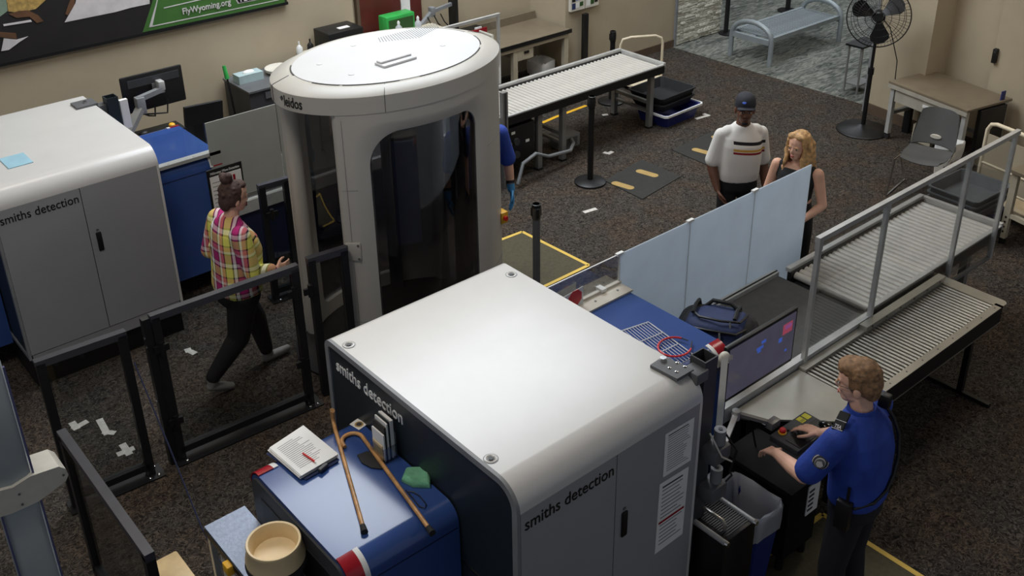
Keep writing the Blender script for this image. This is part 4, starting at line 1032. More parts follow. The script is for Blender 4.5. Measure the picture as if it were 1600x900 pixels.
bbox(9.33, 9.41, 9.53, 9.58, .02, .90, m='black', name='upright', parent=pb); bbox(9.2, 9.52, 9.42, 9.62, 0, .02, m='black', name='foot', parent=pb)

# ------------------------------------------------------------------ sign, left-hand equipment
sg = thing('floor_sign', 'black framed notice on a stand behind the walking woman', 'sign', (3.06, 7.2, 0))
tl, tr, br, bl_ = Vector((2.93, 7.2, 1.43)), Vector((3.22, 7.2, 1.40)), Vector((3.22, 7.2, 1.03)), Vector((2.93, 7.2, 1.05))
bbox(2.92, 3.22, 7.195, 7.21, 1.02, 1.42, m='black', name='frame', parent=sg)
sh_ = bbox(2.935, 3.205, 7.192, 7.196, 1.035, 1.36, m='paper', name='notice', parent=sg)
text_part('title', 'Millimeter Wave Detection', 'paper', sg, (2.945, 7.191, 1.378), (1, 0, 0), (0, 0, 1), .25, .02)
bbox(3.13, 3.15, 7.19, 7.192, 1.24, 1.33, m='red', name='red_mark', parent=sh_)
for i in range(8): bbox(2.95, 3.05 + random.random() * .05, 7.19, 7.192, 1.06 + i * .035, 1.065 + i * .035, m='print_light', name='printed_line', parent=sh_)
MB().cyl((3.07, 7.22, .02), (3.07, 7.22, 1.1), .018, n=12).build('pole', 'black', sg); MB().lathe([(.14, 0), (.14, .015), (.03, .03)], (3.07, 7.22, 0), 24).build('base', 'black', sg)
m2 = thing('monitor_stand', 'dark post and grey jointed arm on the far corner of the left scanner', 'monitor arm', (2.68, 8.6, .4))
MB().box(2.44, 2.62, 8.57, 8.73, 1.671, 1.688).build('mount_plate', 'midgrey', m2)
MB().lathe([(.018, 0), (.018, .012), (.008, .014)], (2.54, 8.65, 1.688), 12).build('bolt', 'chrome', m2)
bbox(2.61, 2.68, 8.52, 8.62, 1.60, 1.67, m='midgrey', name='clamp', parent=m2)
tb = MB()
for a in ((2.67, 2.677, 8.49, 8.59), (2.763, 2.77, 8.49, 8.59), (2.677, 2.763, 8.49, 8.497), (2.677, 2.763, 8.583, 8.59)): tb.box(*a, .4, 1.73)
tb.build('square_post', 'slate', m2)
bbox(2.80, 2.87, 8.56, 8.60, 1.4, 1.66, m='paper', name='paper_sheaf', parent=m2)
MB().bar((2.75, 8.6, 1.22), (3.05, 8.82, 1.44), .07, .05).build('lower_link', 'alu_dark', m2)
MB().box(3.03, 3.11, 8.80, 8.88, 1.39, 1.55, .01).build('elbow', 'grey', m2)
MB().bar((3.06, 8.84, 1.53), (3.32, 8.90, 1.55), .05, .045).build('upper_link', 'grey', m2)
MB().box(3.28, 3.34, 8.87, 8.96, 1.54, 1.63, .01).build('head', 'alu', m2)
MB().tube([(3.06, 8.86, 1.4), (3.15, 8.9, 1.33), (3.22, 8.93, 1.30), (3.24, 8.95, 1.38)], .008, 6).build('cable', 'black', m2)
MB().tube([(3.06, 8.86, 1.38), (3.18, 8.9, 1.34), (3.34, 8.93, 1.30), (3.37, 8.95, 1.42)], .008, 6).build('cable', 'black', m2)
mb_ = thing('monitor', 'monitor seen from behind above the left scanner', 'monitor', (3.3, 8.97, 1.35))
MB().box(2.97, 3.56, 8.97, 9.0, 1.36, 1.71, .012).build('casing', 'black', mb_)
bbox(3.03, 3.52, 8.962, 8.972, 1.60, 1.67, m='darkgrey', name='vent_band', parent=mb_)
bbox(3.25, 3.36, 8.955, 8.972, 1.49, 1.60, m='alu_dark', name='mount', parent=mb_)
bbox(2.985, 3.545, 9.0, 9.003, 1.375, 1.695, m='screen', name='screen', parent=mb_)
kt = thing('keyboard_tray', 'black keyboard tray with an orange button behind the left hood', 'tray', (3.25, 8.85, 1.15))
MB().box(3.0, 3.42, 8.75, 8.97, 1.15, 1.19, .008).build('tray', 'black', kt)
MB().lathe([(.03, 0), (.03, .02), (.02, .03)], (3.33, 8.85, 1.19), 14).build('button', 'yellow', kt)
MB().ell((3.05, 8.84, 1.20), .05, .035, .025).build('mouse_rest', 'black', kt)
oc = thing('office_chair', 'black mesh office chair peeking over the smoked glass panel', 'chair', (3.75, 9.15, 0))
b = MB(); b.loft([[Vector((3.53 + dx, 8.98 + dy + .05 * math.sin(i / 6 * PI), .62 + .11 * i)) for dx, dy in ((0, 0), (.0, .04), (.36, -.02), (.36, -.06))] for i in range(7)]); b.build('backrest', 'bag_black', oc)
MB().box(3.55, 3.97, 8.98, 9.38, .47, .53, .02).build('seat', 'bag_black', oc); MB().cyl((3.75, 9.15, .06), (3.75, 9.15, .47), .03).build('column', 'black', oc)
for k in range(5): MB().bar((3.75, 9.15, .06), (3.75 + .28 * math.cos(k * 1.257), 9.15 + .28 * math.sin(k * 1.257), .04), .04, .04).build('foot', 'black', oc)
# counter by the wall
cb = thing('grey_cabinet', 'dark grey cabinet against the back wall left of the booth', 'cabinet', (4.9, 9.95, 0))
bbox(4.50, 5.38, 9.62, 10.2, 0, 1.0, m='darkgrey', name='body', parent=cb); bbox(4.49, 5.40, 9.60, 10.21, 1.0, 1.02, m='midgrey', name='worktop', parent=cb)
bbox(4.68, 5.3, 9.605, 9.62, .90, .97, m='midgrey', name='drawer_front', parent=cb)
tx = thing('tissue_box', 'pale blue tissue box on the dark grey cabinet', 'box', (4.66, 9.95, 1.02))
bbox(4.53, 4.82, 9.88, 10.03, 1.021, 1.11, m='photo_green', name='carton', parent=tx); MB().ell((4.68, 9.95, 1.11), .07, .04, .03).build('tissue', 'paper', tx)
tx.children[0].data.materials[0] = mat('tissue_blue', (168, 188, 190), .7)
bs = MB(); bs.lathe([(.10, 0), (.155, .03), (.16, .06), (.15, .062), (.14, .06), (.09, .05)], (5.05, 9.95, 1.021), 28); tag(bs.build('white_dish', 'offwhite'), 'stack of off-white round dishes on the dark grey cabinet', 'dish')
du = thing('duster', 'black-handled duster with a green top leaning beside the cabinet', 'duster', (4.46, 9.85, 0))
MB().cyl((4.46, 9.85, .0), (4.45, 10.0, 1.08), .012, n=8).build('handle', 'black', du); MB().cyl((4.45, 10.0, 1.08), (4.445, 10.03, 1.22), .026, .02, 10).build('head', 'green', du)
cb2 = thing('wall_counter', 'beige wall counter almost hidden behind the booth roof', 'counter', (6.2, 10.0, 0))
bbox(5.42, 7.25, 9.72, 10.22, .98, 1.10, m='beige_metal', name='worktop', parent=cb2)
for x in (5.5, 7.15): bbox(x - .04, x + .04, 9.8, 10.2, 0, .98, m='beige_metal', name='support', parent=cb2)
pr_ = thing('black_printer', 'black box printer on the wall counter behind the booth', 'printer', (5.85, 10.0, 1.1))
bbox(5.66, 6.12, 9.86, 10.2, 1.101, 1.34, m='black', name='casing', parent=pr_, bev=.01); bbox(5.86, 6.0, 9.95, 10.02, 1.34, 1.345, m='paper', name='label', parent=pr_)
for i, (u, v) in enumerate(((468, 78), (485, 74), (503, 66))):
    p = ony(u, v, 10.05); bt = thing('pump_bottle', ('dark pump bottle behind the left side of the booth roof', 'white pump bottle behind the booth roof, leftmost', 'dark pump bottle next to the black printer')[(1, 0, 2)[i]], 'bottle', (p.x, 10.05, 1.1), 0, 'pump bottles')
    mm = 'black' if i else 'white'
    MB().lathe([(.03, 0), (.035, .02), (.035, .11), (.012, .14)], (p.x, 10.05, 1.101), 14).build('body', mm, bt); MB().cyl((p.x, 10.05, 1.24), (p.x, 10.05, 1.28), .01, n=8).build('pump', mm, bt)
gb = thing('green_bin', 'bright green plastic tray stand on the wall counter by the red door', 'tray', (6.8, 10.05, 1.1))
MB().box(6.52, 6.93, 9.98, 10.16, 1.101, 1.33, .015).build('tub', 'green', gb); bbox(6.55, 6.90, 9.975, 9.982, 1.15, 1.29, m='green_dark', name='inset', parent=gb)
for i, x in enumerate((6.62, 6.90)):
    bt = thing('sanitizer_bottle', 'clear sanitizer bottle in front of the green tray, ' + ('left one' if i == 0 else 'right one'), 'bottle', (x, 9.88, 1.1), 0, 'sanitizer bottles')
    MB().lathe([(.035, 0), (.04, .02), (.04, .12), (.015, .15)], (x, 9.88, 1.101), 16).build('body', 'bag', bt); MB().lathe([(.015, .15), (.018, .18), (.006, .2)], (x, 9.88, 1.101), 10).build('cap', 'white', bt)
# equipment at the left end of the steel-topped table
tbk = thing('work_table', 'beige work table with a drawer in the back corner', 'table', (8.4, 9.86, 0))
bbox(7.35, 9.06, 9.50, 10.22, .735, .765, m='desk_top', name='table_top', parent=tbk); bbox(7.34, 9.07, 9.49, 9.505, .72, .77, m='black', name='edge_band', parent=tbk)
bbox(7.35, 9.06, 10.2, 10.23, .765, .87, m='desk_top', name='back_rail', parent=tbk); bbox(7.4, 9.02, 9.51, 9.56, .67, .735, m='beige_metal', name='apron', parent=tbk)
for x in (8.12, 9.0):
    for y in (9.55, 10.15): bbox(x - .035, x + .035, y - .03, y + .03, 0, .735, m='beige_metal', name='leg', parent=tbk)
bbox(8.16, 8.42, 9.52, 9.95, .53, .70, m='beige_metal', name='drawer', parent=tbk); bbox(8.26, 8.34, 9.51, 9.52, .61, .64, m='black', name='drawer_pull', parent=tbk)
tbin('waste_bin', 'small bin in a white liner under the back work table', 8.82, 9.82, .14, .14, .30, 'white', .2, 'white')
ea = thing('screen_arm', 'grey jointed screen arm rising behind the booth by the red door', 'monitor arm', (7.3, 10.15, 1.0))
MB().bar((7.05, 10.1, 1.06), (7.30, 10.14, 1.22), .05, .04).build('link', 'grey', ea); MB().bar((7.30, 10.14, 1.22), (7.62, 10.14, 1.26), .04, .04).build('link', 'grey', ea)
MB().box(7.27, 7.33, 10.1, 10.18, 1.16, 1.28, .01).build('elbow', 'grey', ea)
for k in range(3): MB().tube([(7.2 + .1 * k, 10.1, 1.18), (7.24 + .1 * k, 10.08, 1.08), (7.32 + .1 * k, 10.1, 1.0)], .008, 6).build('cable', 'black', ea)
bbox(7.60, 7.64, 10.05, 10.2, .80, 1.55, m='black', name='screen_edge', parent=ea)
dv = thing('desk_device', 'white desk device with a blue screen at the left end of the back table', 'device', (7.75, 9.8, .766))
MB().box(7.45, 7.85, 9.66, 9.95, .766, .86, .02).build('casing', 'offwhite', dv); bbox(7.66, 7.78, 9.66, 9.75, .86, .865, m='screen_blue', name='screen', parent=dv)
MB().tube([(7.9, 9.7, .78), (7.9, 9.7, .88), (7.9, 9.95, .88), (7.9, 9.95, .78)], .02, 8).build('handle', 'offwhite', dv)
rb_ = thing('red_tray', 'dark tray with red and white edge behind the booth roof', 'tray', (7.7, 10.05, .766))
bbox(7.45, 8.02, 9.98, 10.18, .766, .90, m='black', name='tub', parent=rb_); bbox(7.75, 8.03, 9.97, 9.985, .82, .91, m='red', name='red_edge', parent=rb_); bbox(7.85, 7.95, 9.975, 10.0, .90, .93, m='white', name='white_tag', parent=rb_)
br_ = thing('brochure_rack', 'wall rack of colourful brochures above the flat black post', 'brochure rack', (9.4, 9.63, 1))
for k, (xa, xb) in enumerate(((9.15, 9.40), (9.42, 9.66))):
    bbox(xa, xb, 9.60, 9.645, .955, 1.35, m='offwhite', name='pocket', parent=br_)
    for j in range(6): bbox(xa + .02 + (j % 3) * .07, xa + .08 + (j % 3) * .07, 9.597, 9.60, .98 + (j // 3) * .10 + .012 * (j % 3), 1.06 + (j // 3) * .10, m=('bag_blue', 'paper', 'green_dark', 'photo_dark', 'screen_blue', 'photo_straw')[(j + k) % 6], name='brochure', parent=br_)
# cream dolly handle and bins at the far conveyor
dl = thing('cream_dolly', 'cream tubular trolley handle behind the far conveyor end', 'trolley', (9.6, 8.9, 0))
h0 = [(9.45, 9.0), (9.72, 8.72)]
MB().tube([(9.50, 9.02, .05), (9.50, 9.02, .56), (9.52, 9.0, .64), (9.60, 8.93, .67), (9.88, 8.76, .67), (9.96, 8.73, .63), (9.98, 8.72, .56), (9.98, 8.72, .05)], .018, 10).build('handle', 'cream', dl)
MB().box(9.45, 10.0, 8.6, 9.1, .06, .09).build('deck', 'cream', dl)
for x in (9.5, 9.95):
    for y in (8.65, 9.05): MB().cyl((x - .012, y, .03), (x + .012, y, .03), .03, n=12).build('caster', 'rubber', dl)
def tray(label, cx, cy, z, hx, hy, h, m, rz=0, group=None, rim=None):
    r = thing('bin_tray', label, 'tray', (cx, cy, z), rz, group)
    def rect(k, zz): return [Vector((sx * hx * k, sy * hy * k, zz)) for sx, sy in ((-.9, -1), (.9, -1), (1, -.88), (1, .88), (.9, 1), (-.9, 1), (-1, .88), (-1, -.88))]
    MB().loft([rect(.86, 0), rect(1, h - .012), rect(1.04, h - .012), rect(1.04, h), rect(.97, h), rect(.83, .015)]).build('tub', m, r, False)
    if rim: MB().loft([rect(1.05, h - .02), rect(1.11, h - .02), rect(1.11, h + .006), rect(1.05, h + .006), rect(1.05, h - .02)], False).build('rim', rim, r, False)
    return r
tray('blue dolly tray with a white rim under the far conveyor end', 9.13, 7.84, .0, .32, .25, .17, 'royal', .03, None, 'white')
tray('black tray stacked lower on the white-rimmed dolly', 9.11, 7.92, .18, .31, .26, .10, 'bag_black', .05, 'black trays')
tray('black tray stacked on top of the white-rimmed dolly', 9.11, 7.93, .25, .32, .27, .12, 'bag_black', .04, 'black trays')
bk = thing('black_equipment', 'black equipment housing with white labels under the near end of the far conveyor', 'equipment', (6.62, 7.76, .2))
bbox(6.43, 6.85, 7.73, 8.2, .18, .62, m='black', name='housing', parent=bk, bev=.01)
for x, z in ((6.52, .54), (6.72, .40)): bbox(x, x + .05, 7.726, 7.73, z, z + .03, m='paper', name='label', parent=bk)
for z in (.36, .46): MB().cyl((6.46, 7.73, z), (6.46, 7.68, z), .03, n=12).build('connector', 'chrome', bk)
for t in (.3, .45): MB().cyl((6.58, 7.73, t), (6.58, 7.70, t), .04, n=14).build('socket', 'darkgrey', bk)
cd_ = MB(); cd_.tube([(6.45, 7.55, .05), (6.55, 7.58, .25), (6.75, 7.6, .30), (6.95, 7.62, .2), (7.3, 7.64, .16), (7.5, 7.8, .14), (7.6, 7.94, .12)], .02, 8); tag(cd_.build('grey_conduit', 'grey'), 'grey flexible conduit looping below the far conveyor', 'conduit')
bbx = thing('junction_box', 'grey junction box on the floor under the far conveyor', 'box', (7.75, 8.0, 0)); bbox(7.45, 7.75, 7.95, 8.15, .0, .16, m='grey', name='box', parent=bbx, bev=.01); bbox(7.5, 7.7, 7.945, 7.95, .03, .13, m='midgrey', name='lid', parent=bbx)

# ------------------------------------------------------------------ right-hand furniture
fn = thing('pedestal_fan', 'large black pedestal fan on a round base by the right wall pillar', 'fan', (10.51, 6.01, 0))
MB().lathe([(.30, 0), (.30, .012), (.28, .03), (.08, .055), (.035, .08)], (10.51, 6.01, 0), 36).build('base', 'black', fn)
MB().cyl((10.51, 6.01, .06), (10.51, 6.01, .75), .026, n=14).build('lower_pole', 'black', fn); MB().cyl((10.51, 6.01, .72), (10.51, 6.01, 1.40), .018, n=12).build('upper_pole', 'black', fn)
MB().cyl((10.51, 6.01, .70), (10.51, 6.01, .78), .034, n=14).build('collar', 'black', fn)
fd = Vector((-.87, -.47, .12)).normalized(); fc = Vector((10.51, 6.01, 1.40)) + fd * .12; fu = (Vector((0, 0, 1)) - fd * fd.z).normalized(); fr_ = fd.cross(fu)
def fp(a, r, o=0): return fc + (fr_ * math.cos(a) + fu * math.sin(a)) * r + fd * o
MB().cyl(fc - fd * .18, fc - fd * .02, .06, .07, 16).build('motor', 'black', fn); hub = MB().cyl(fc + fd * .01, fc + fd * .05, .055, .045, 18).build('hub', 'black', fn)
for k in range(3):
    a = .35 + k * 2.094; pts = []
    for f, wd_ in ((0, .45), (.2, .42), (.45, .45), (.7, .46), (.88, .36), (1, .12)):
        r__ = .05 + .255 * f
        pts.append([fp(a - wd_, r__, -.025), fp(a + wd_, r__, .03), fp(a + wd_, r__, .034), fp(a - wd_, r__, -.021)])
    MB().loft(pts).build('blade', 'black', fn)
n = 40
for r__, o, w_ in ((.34, .0, .007), (.29, .05, .003), (.22, .07, .003), (.14, .075, .003), (.07, .078, .005), (.27, -.07, .003)):
    MB().tube([fp(2 * PI * i / n, r__, o) for i in range(n)] + [fp(0, r__, o)], w_, 5).build('guard_ring', 'black', fn)
ca = MB()
for i in range(56):
    a = 2 * PI * i / 56
    ca.tube([fp(a, .07, .078), fp(a + .12, .18, .074), fp(a + .2, .29, .05), fp(a + .24, .34, 0)], .0016, 4)
    if i % 2: ca.tube([fp(a, .08, -.10), fp(a, .27, -.07), fp(a, .34, 0)], .0016, 4)
co_ = ca.build('guard_wires', 'black', fn); co_['kind'] = 'stuff'
MB().tube([fc - fd * .15, fc - fd * .16 + Vector((.02, -.14, -.12)), Vector((10.60, 5.76, .9)), Vector((10.62, 5.75, .45)), Vector((10.64, 5.74, .02))], .006, 6).build('cord', 'black', fn)
# desk, drawn in its own frame
dk = thing('metal_desk', 'beige topped metal desk with casters in the right alcove', 'desk', (10.70, 5.15, 0), math.radians(-12))
H = .70; hx, hy = .35, .54
MB().box(-hx, hx, -hy, hy, H - .03, H, .006).build('desk_top', 'desk_top', dk, False)
MB().box(-hx - .004, -hx + .03, -hy, hy, H - .075, H - .03).build('front_rail', 'desk_grey', dk, False)
MB().box(-hx + .02, -hx + .05, -hy + .12, hy - .10, H - .22, H - .08).build('drawer', 'desk_grey', dk, False)
MB().box(-hx + .01, -hx + .02, -.04, .04, H - .16, H - .13).build('drawer_pull', 'white', dk, False)
for x in (-hx + .05, hx - .05):
    for y in (-hy + .05, hy - .05):
        lg = MB().box(x - .025, x + .025, y - .025, y + .025, .07, H - .03).build('leg', 'alu', dk, False)
        MB().cyl((x - .015, y, .035), (x + .015, y, .035), .035, n=14).build('caster', 'black', lg, False) if False else MB().cyl((x - .015, y, .036), (x + .015, y, .036), .035, n=14).build('caster', 'rubber', dk, False)
MB().box(hx - .1, hx - .06, -hy, hy, .2, .24).build('stretcher', 'alu_dark', dk, False)
MB().box(-hx + .05, hx - .05, hy - .07, hy - .03, .30, .34).build('stretcher', 'alu_dark', dk, False)
cbx = thing('black_cabinet', 'black side panel cabinet at the near end of the right desk', 'cabinet', (10.72, 4.62, 0), math.radians(-12)); MB().box(-.28, .12, -.05, .0, 0, .66, .004).build('panel', 'black', cbx, False); MB().box(.06, .12, .0, .012, .35, .80).build('blue_edge', 'royal', cbx, False)
cl_ = thing('storage_carton', 'small beige carton under the right desk', 'box', (10.75, 5.35, 0)); bbox(10.62, 10.9, 5.22, 5.45, 0, .22, m='beige_metal', name='carton', parent=cl_); bbox(10.75, 10.78, 5.218, 5.452, .0, .222, m='desk_grey', name='tape', parent=cl_)
dp = thing('dark_panel', 'tall black panel standing behind the fan base against the pillar', 'panel', (10.86, 5.62, 0)); bbox(10.80, 10.86, 5.60, 5.68, 0, .66, m='black', name='board', parent=dp)
# stacking chair
ch = thing('stacking_chair', 'dark grey plastic stacking chair with chrome sled legs by the right desk', 'chair', (9.45, 4.66, 0), math.radians(100))
def cs(fn_, nu=9, nv=9): return fn_
def shellmesh(f, nu, nv, th=.008):
    b = MB(); A_ = [[f(i / nu, j / nv) for j in range(nv + 1)] for i in range(nu + 1)]
    rows = []
    for row in A_:
        rows.append([Vector(p) for p in row] + [Vector(p) + Vector((0, -th * .7, -th)) for p in reversed(row)])
    b.loft(rows); return b
def seat_f(u, v):
    x = (u - .5) * .44 * (1 - .12 * (v < .2)); y = .22 - v * .42
    return (x, y, .45 - .025 * math.sin(PI * v) - .03 * max(0, (.25 - v) / .25) ** 2 + .03 * (2 * u - 1) ** 2)
def back_f(u, v):
    wd = .44 * (1 - .12 * v ** 2 - .25 * max(0, v - .8) ** 1.0); x = (u - .5) * wd
    return (x, -.19 - .10 * v + .05 * (2 * u - 1) ** 2, .50 + v * .36 - .03 * (2 * u - 1) ** 4)
shellmesh(seat_f, 10, 10).build('seat', 'chair_grey', ch, False); bkp = shellmesh(back_f, 12, 10, .01).build('backrest', 'chair_grey', ch, False)
b = MB(); b.loft([[Vector((.055 * math.cos(t), -.205 + o, .575 + .02 * math.sin(t))) for t in [2 * PI * i / 16 for i in range(16)]] for o in (.012, -.03)]); b.build('hand_hole', 'offwhite', bkp, False)
for s_ in (-1, 1):
    MB().tube([(s_ * .20, -.24, .50), (s_ * .21, -.20, .44), (s_ * .23, .0, .41), (s_ * .24, .20, .40), (s_ * .25, .26, .01), (s_ * .25, -.24, .01), (s_ * .22, .10, .40)], .009, 8).build('leg', 'chrome', ch, False)
tbin('waste_bin', 'small bin with a white liner between the chair and the right desk', 10.05, 4.72, .11, .11, .38, 'offwhite', 0, 'white')
# bench in the hall
bh = thing('metal_bench', 'grey metal slatted bench with looped ends in the hall', 'bench', (12.4, 8.35, 0))
for xq in (11.57, 13.22):
    MB().tube([(xq, 8.83, 0), (xq, 8.83, .34)] + [(xq, 8.49 + .34 * math.cos(t), .34 + .22 * math.sin(t)) for t in [PI * i / 12 for i in range(1, 12)]] + [(xq, 8.15, .34), (xq, 8.15, 0)], .036, 10).build('end_loop', 'bench_grey', bh)
    MB().bar((xq, 8.80, .33), (xq, 8.18, .33), .05, .07).build('end_rail', 'bench_grey', bh)
for y in (8.80, 8.18): MB().bar((11.57, y, .365), (13.22, y, .365), .05, .06).build('side_rail', 'bench_grey', bh)
MB().bar((11.6, 8.49, .355), (13.2, 8.49, .355), .07, .02).build('centre_rail', 'bench_grey', bh)
sl = MB(); sl.box(-.013, .013, -.30, .30, -.01, .01); me = sl.mesh('slat', 'bench_grey')
for i in range(30): link('slat', me, bh, (11.645 + i * .0517 - 12.4, 8.49 - 8.35, .38))
hpst = thing('hall_stanchion', 'black stanchion at the corner of the stone wall', 'stanchion', (12.32, 9.52, 0)); MB().cyl((12.32, 9.52, .02), (12.32, 9.52, 1.0), .035).build('pole', 'black', hpst); MB().lathe([(.15, 0), (.15, .015), (.05, .03)], (12.36, 9.5, 0)).build('base', 'black', hpst)
hp2 = thing('hall_stanchion', 'black stanchion beyond the hall bench', 'stanchion', (14.0, 9.62, 0)); MB().cyl((14.0, 9.62, .02), (14.0, 9.62, 1.0), .04).build('pole', 'black', hp2); MB().lathe([(.16, 0), (.16, .015), (.05, .03)], (14.0, 9.62, 0)).build('base', 'black', hp2)
sd_ = thing('side_stand', 'small metal stand with a black shelf at the hall opening', 'stand', (11.7, 6.85, 0))
bbox(11.45, 11.85, 6.7, 6.95, .62, .645, m='black', name='top', parent=sd_); bbox(11.5, 11.8, 6.72, 6.92, .1, .12, m='alu_dark', name='shelf', parent=sd_)
for x in (11.5, 11.8):
    for y in (6.73, 6.92): MB().cyl((x, y, 0), (x, y, .62), .014, n=8).build('leg', 'alu_dark', sd_)
cr_ = thing('card_reader', 'small black card reader on the right wall above the tubular cart', 'card reader', (11.0, 4.88, 1.05)); p = onx(1553, 88, 11.03); bbox(p.x, p.x + .12, p.y - .025, p.y + .025, p.z - .08, p.z + .08, m='black', name='case', parent=cr_, bev=.006); bbox(p.x - .003, p.x, p.y - .01, p.y + .01, p.z + .04, p.z + .055, m='darkgrey', name='sensor', parent=cr_)
# tray stacks and cart beside the right conveyor
tray('blue tub at the bottom of the grey tray stack on the right', 9.07, 4.0, .0, .29, .24, .22, 'royal', -.05)
for k, w_ in enumerate(('lowest', 'middle', 'top')): tray(w_ + ' grey tray of the stack behind the right conveyor', 9.07, 4.0, .22 + k * .06, .30, .25, .12, 'tray_grey', -.05, 'grey trays')
rc = thing('tubular_cart', 'cream tubular cart end against the right wall behind the trays', 'cart', (9.6, 3.9, 0))
MB().tube([(9.58, 4.16, .1), (9.58, 4.16, .84), (9.575, 4.13, .90), (9.56, 4.07, .92), (9.46, 3.65, .92), (9.45, 3.59, .90), (9.445, 3.57, .84), (9.44, 3.56, .1)], .02, 10).build('end_frame', 'cream', rc)
MB().prism([(9.57, 4.14, .30), (9.45, 3.58, .30), (9.45, 3.58, .80), (9.57, 4.14, .80)], (.012, 0, 0)).build('panel', 'wall', rc)
for z in (.5, .30): MB().tube([(9.575, 4.15, z), (9.445, 3.57, z)], .012, 8).build('cross_tube', 'cream', rc)
MB().prism([(9.58, 4.16, .12), (9.44, 3.56, .12), (10.2, 3.4, .12), (10.3, 4.0, .12)], (0, 0, .03)).build('deck', 'cream', rc)
wb = thing('work_bench', 'beige adjustable work bench leg and top cut by the right edge', 'bench', (9.3, 3.4, 0))
MB().prism([(9.02, 3.66, .73), (8.9, 3.1, .73), (9.6, 2.95, .73), (9.7, 3.5, .73)], (0, 0, .03)).build('top', 'desk_top', wb)
for x, y in ((9.07, 3.60), (8.96, 3.14), (9.6, 3.45)):
    lg = bbox(x - .03, x + .03, y - .03, y + .03, .06, .73, m='beige_metal', name='leg', parent=wb); MB().cyl((x, y, 0), (x, y, .06), .03, n=10).build('foot', 'black', lg)
    for i in range(4): bbox(x - .032, x - .03, y - .008, y + .008, .12 + i * .05, .14 + i * .05, m='black', name='adjust_hole', parent=lg)
MB().bar((9.07, 3.6, .3), (8.96, 3.14, .3), .04, .04).build('stretcher', 'beige_metal', wb)

# ------------------------------------------------------------------ people (local frame: facing +Y, right = +X)
def V3(*a): return Vector(a)
def hand(b, wrist, d, n, s, curl=.35, k=1., spread=.05):
    """wrist, forearm direction d, palm normal n (where the fingers curl to), s towards the thumb"""
    d = Vector(d).normalized(); n = Vector(n); n = (n - d * n.dot(d)).normalized(); s = Vector(s); s = (s - d * s.dot(d) - n * s.dot(n)).normalized()
    w = Vector(wrist)
    for i in range(4):
        o = (.027 - .018 * i) * k
        b.limb([w + s * o * .6 + d * .005, w + d * .085 * k * (1 - .03 * i) + s * o], [.015 * k, .0115 * k], 8)
        p = w + d * .085 * k * (1 - .03 * i) + s * o * 1.08
        L = [(.042, .027, .021), (.046, .030, .022), (.042, .028, .021), (.033, .021, .018)][i]
        dd = (d + s * (.027 - .018 * i) / .027 * spread * 2).normalized(); a = curl
        pts = [p]; rad = [.0098 * k]
        for j, l in enumerate(L):
            dd = (dd * math.cos(a) + n * math.sin(a)).normalized() if j else (dd * math.cos(a * .7) + n * math.sin(a * .7)).normalized()
            pts.append(pts[-1] + dd * l * k); rad.append((.0088, .0082, .0072)[j] * k)
        b.limb(pts, rad, 8)
    t0 = w + d * .025 * k + s * .028 * k; t1 = t0 + (d * .65 + s * .7 + n * .25).normalized() * .042 * k; t2 = t1 + (d * .85 + s * .25 + n * .35).normalized() * .034 * k; t3 = t2 + (d * .9 + n * .4).normalized() * .022 * k
    b.limb([t0, t1, t2, t3], [.0145 * k, .0115 * k, .0105 * k, .0085 * k], 8)
def torso(b, secs):
    """secs: (z, cx, cy, rx, ry)"""
    rows = []
    for z, cx, cy, rx, ry in secs:
        rows.append([Vector((cx + rx * math.copysign(abs(math.cos(t)) ** .85, math.cos(t)), cy + ry * math.copysign(abs(math.sin(t)) ** .85, math.sin(t)), z)) for t in [2 * PI * i / 28 for i in range(28)]])
    b.loft(rows)
def headM(neck, yaw=0, pitch=0, roll=0):
    return Matrix.Translation(Vector(neck)) @ Matrix.Rotation(yaw, 4, 'Z') @ Matrix.Rotation(pitch, 4, 'X') @ Matrix.Rotation(roll, 4, 'Y')
def head(b, M, k=1.):
    def e(c, rx, ry, rz): b.ell(M @ (Vector(c) * k), rx * k, ry * k, rz * k, M.to_3x3())
    e((0, .005, .175), .074, .092, .088)          # skull
    e((0, .03, .12), .060, .066, .075)            # face
    e((0, .052, .062), .036, .036, .030)          # chin
    e((0, .02, .075), .052, .055, .035)           # jaw
    e((0, .096, .118), .0115, .018, .021)         # nose
    e((0, .088, .14), .010, .012, .03)
    e((0, .084, .078), .022, .013, .010)          # mouth
    e((.030, .074, .118), .020, .016, .016); e((-.030, .074, .118), .020, .016, .016)   # cheeks
    e((0, .080, .158), .045, .016, .012)          # brow
    for s_ in (-1, 1): e((s_ * .072, -.004, .125), .010, .020, .032)
def face_parts(M, parent, k, lip, brow):
    R3 = M.to_3x3()
    for s_ in (-1, 1):
        MB().ell(M @ (Vector((s_ * .030, .089, .140)) * k), .0115 * k, .0045 * k, .0045 * k, R3).build('eye', 'eye_white', parent, False)
        MB().ell(M @ (Vector((s_ * .030, .0925, .140)) * k), .0062 * k, .004 * k, .0062 * k, R3).build('iris', 'eye', parent, False)
        MB().ell(M @ (Vector((s_ * .031, .0925, .158)) * k), .018 * k, .006 * k, .0035 * k, R3).build('eyebrow', brow, parent, False)
    MB().ell(M @ (Vector((0, .0945, .0815)) * k), .020 * k, .005 * k, .0042 * k, R3).build('upper_lip', lip, parent, False)
    MB().ell(M @ (Vector((0, .0945, .0735)) * k), .017 * k, .005 * k, .0045 * k, R3).build('lower_lip', lip, parent, False)
def shoe(b, ankle, d, L=.27, pitch=0.):
    a = Vector(ankle); d = Vector(d).normalized(); up = V3(0, 0, 1)
    for f, w_, h in ((-.30, .036, .040), (-.12, .038, .042), (.10, .042, .036), (.32, .046, .030), (.50, .043, .026), (.62, .034, .022)):
        p = a + d * L * f; p.z = a.z - .055 + h - pitch * f
        b.ell(p, w_, w_, h)

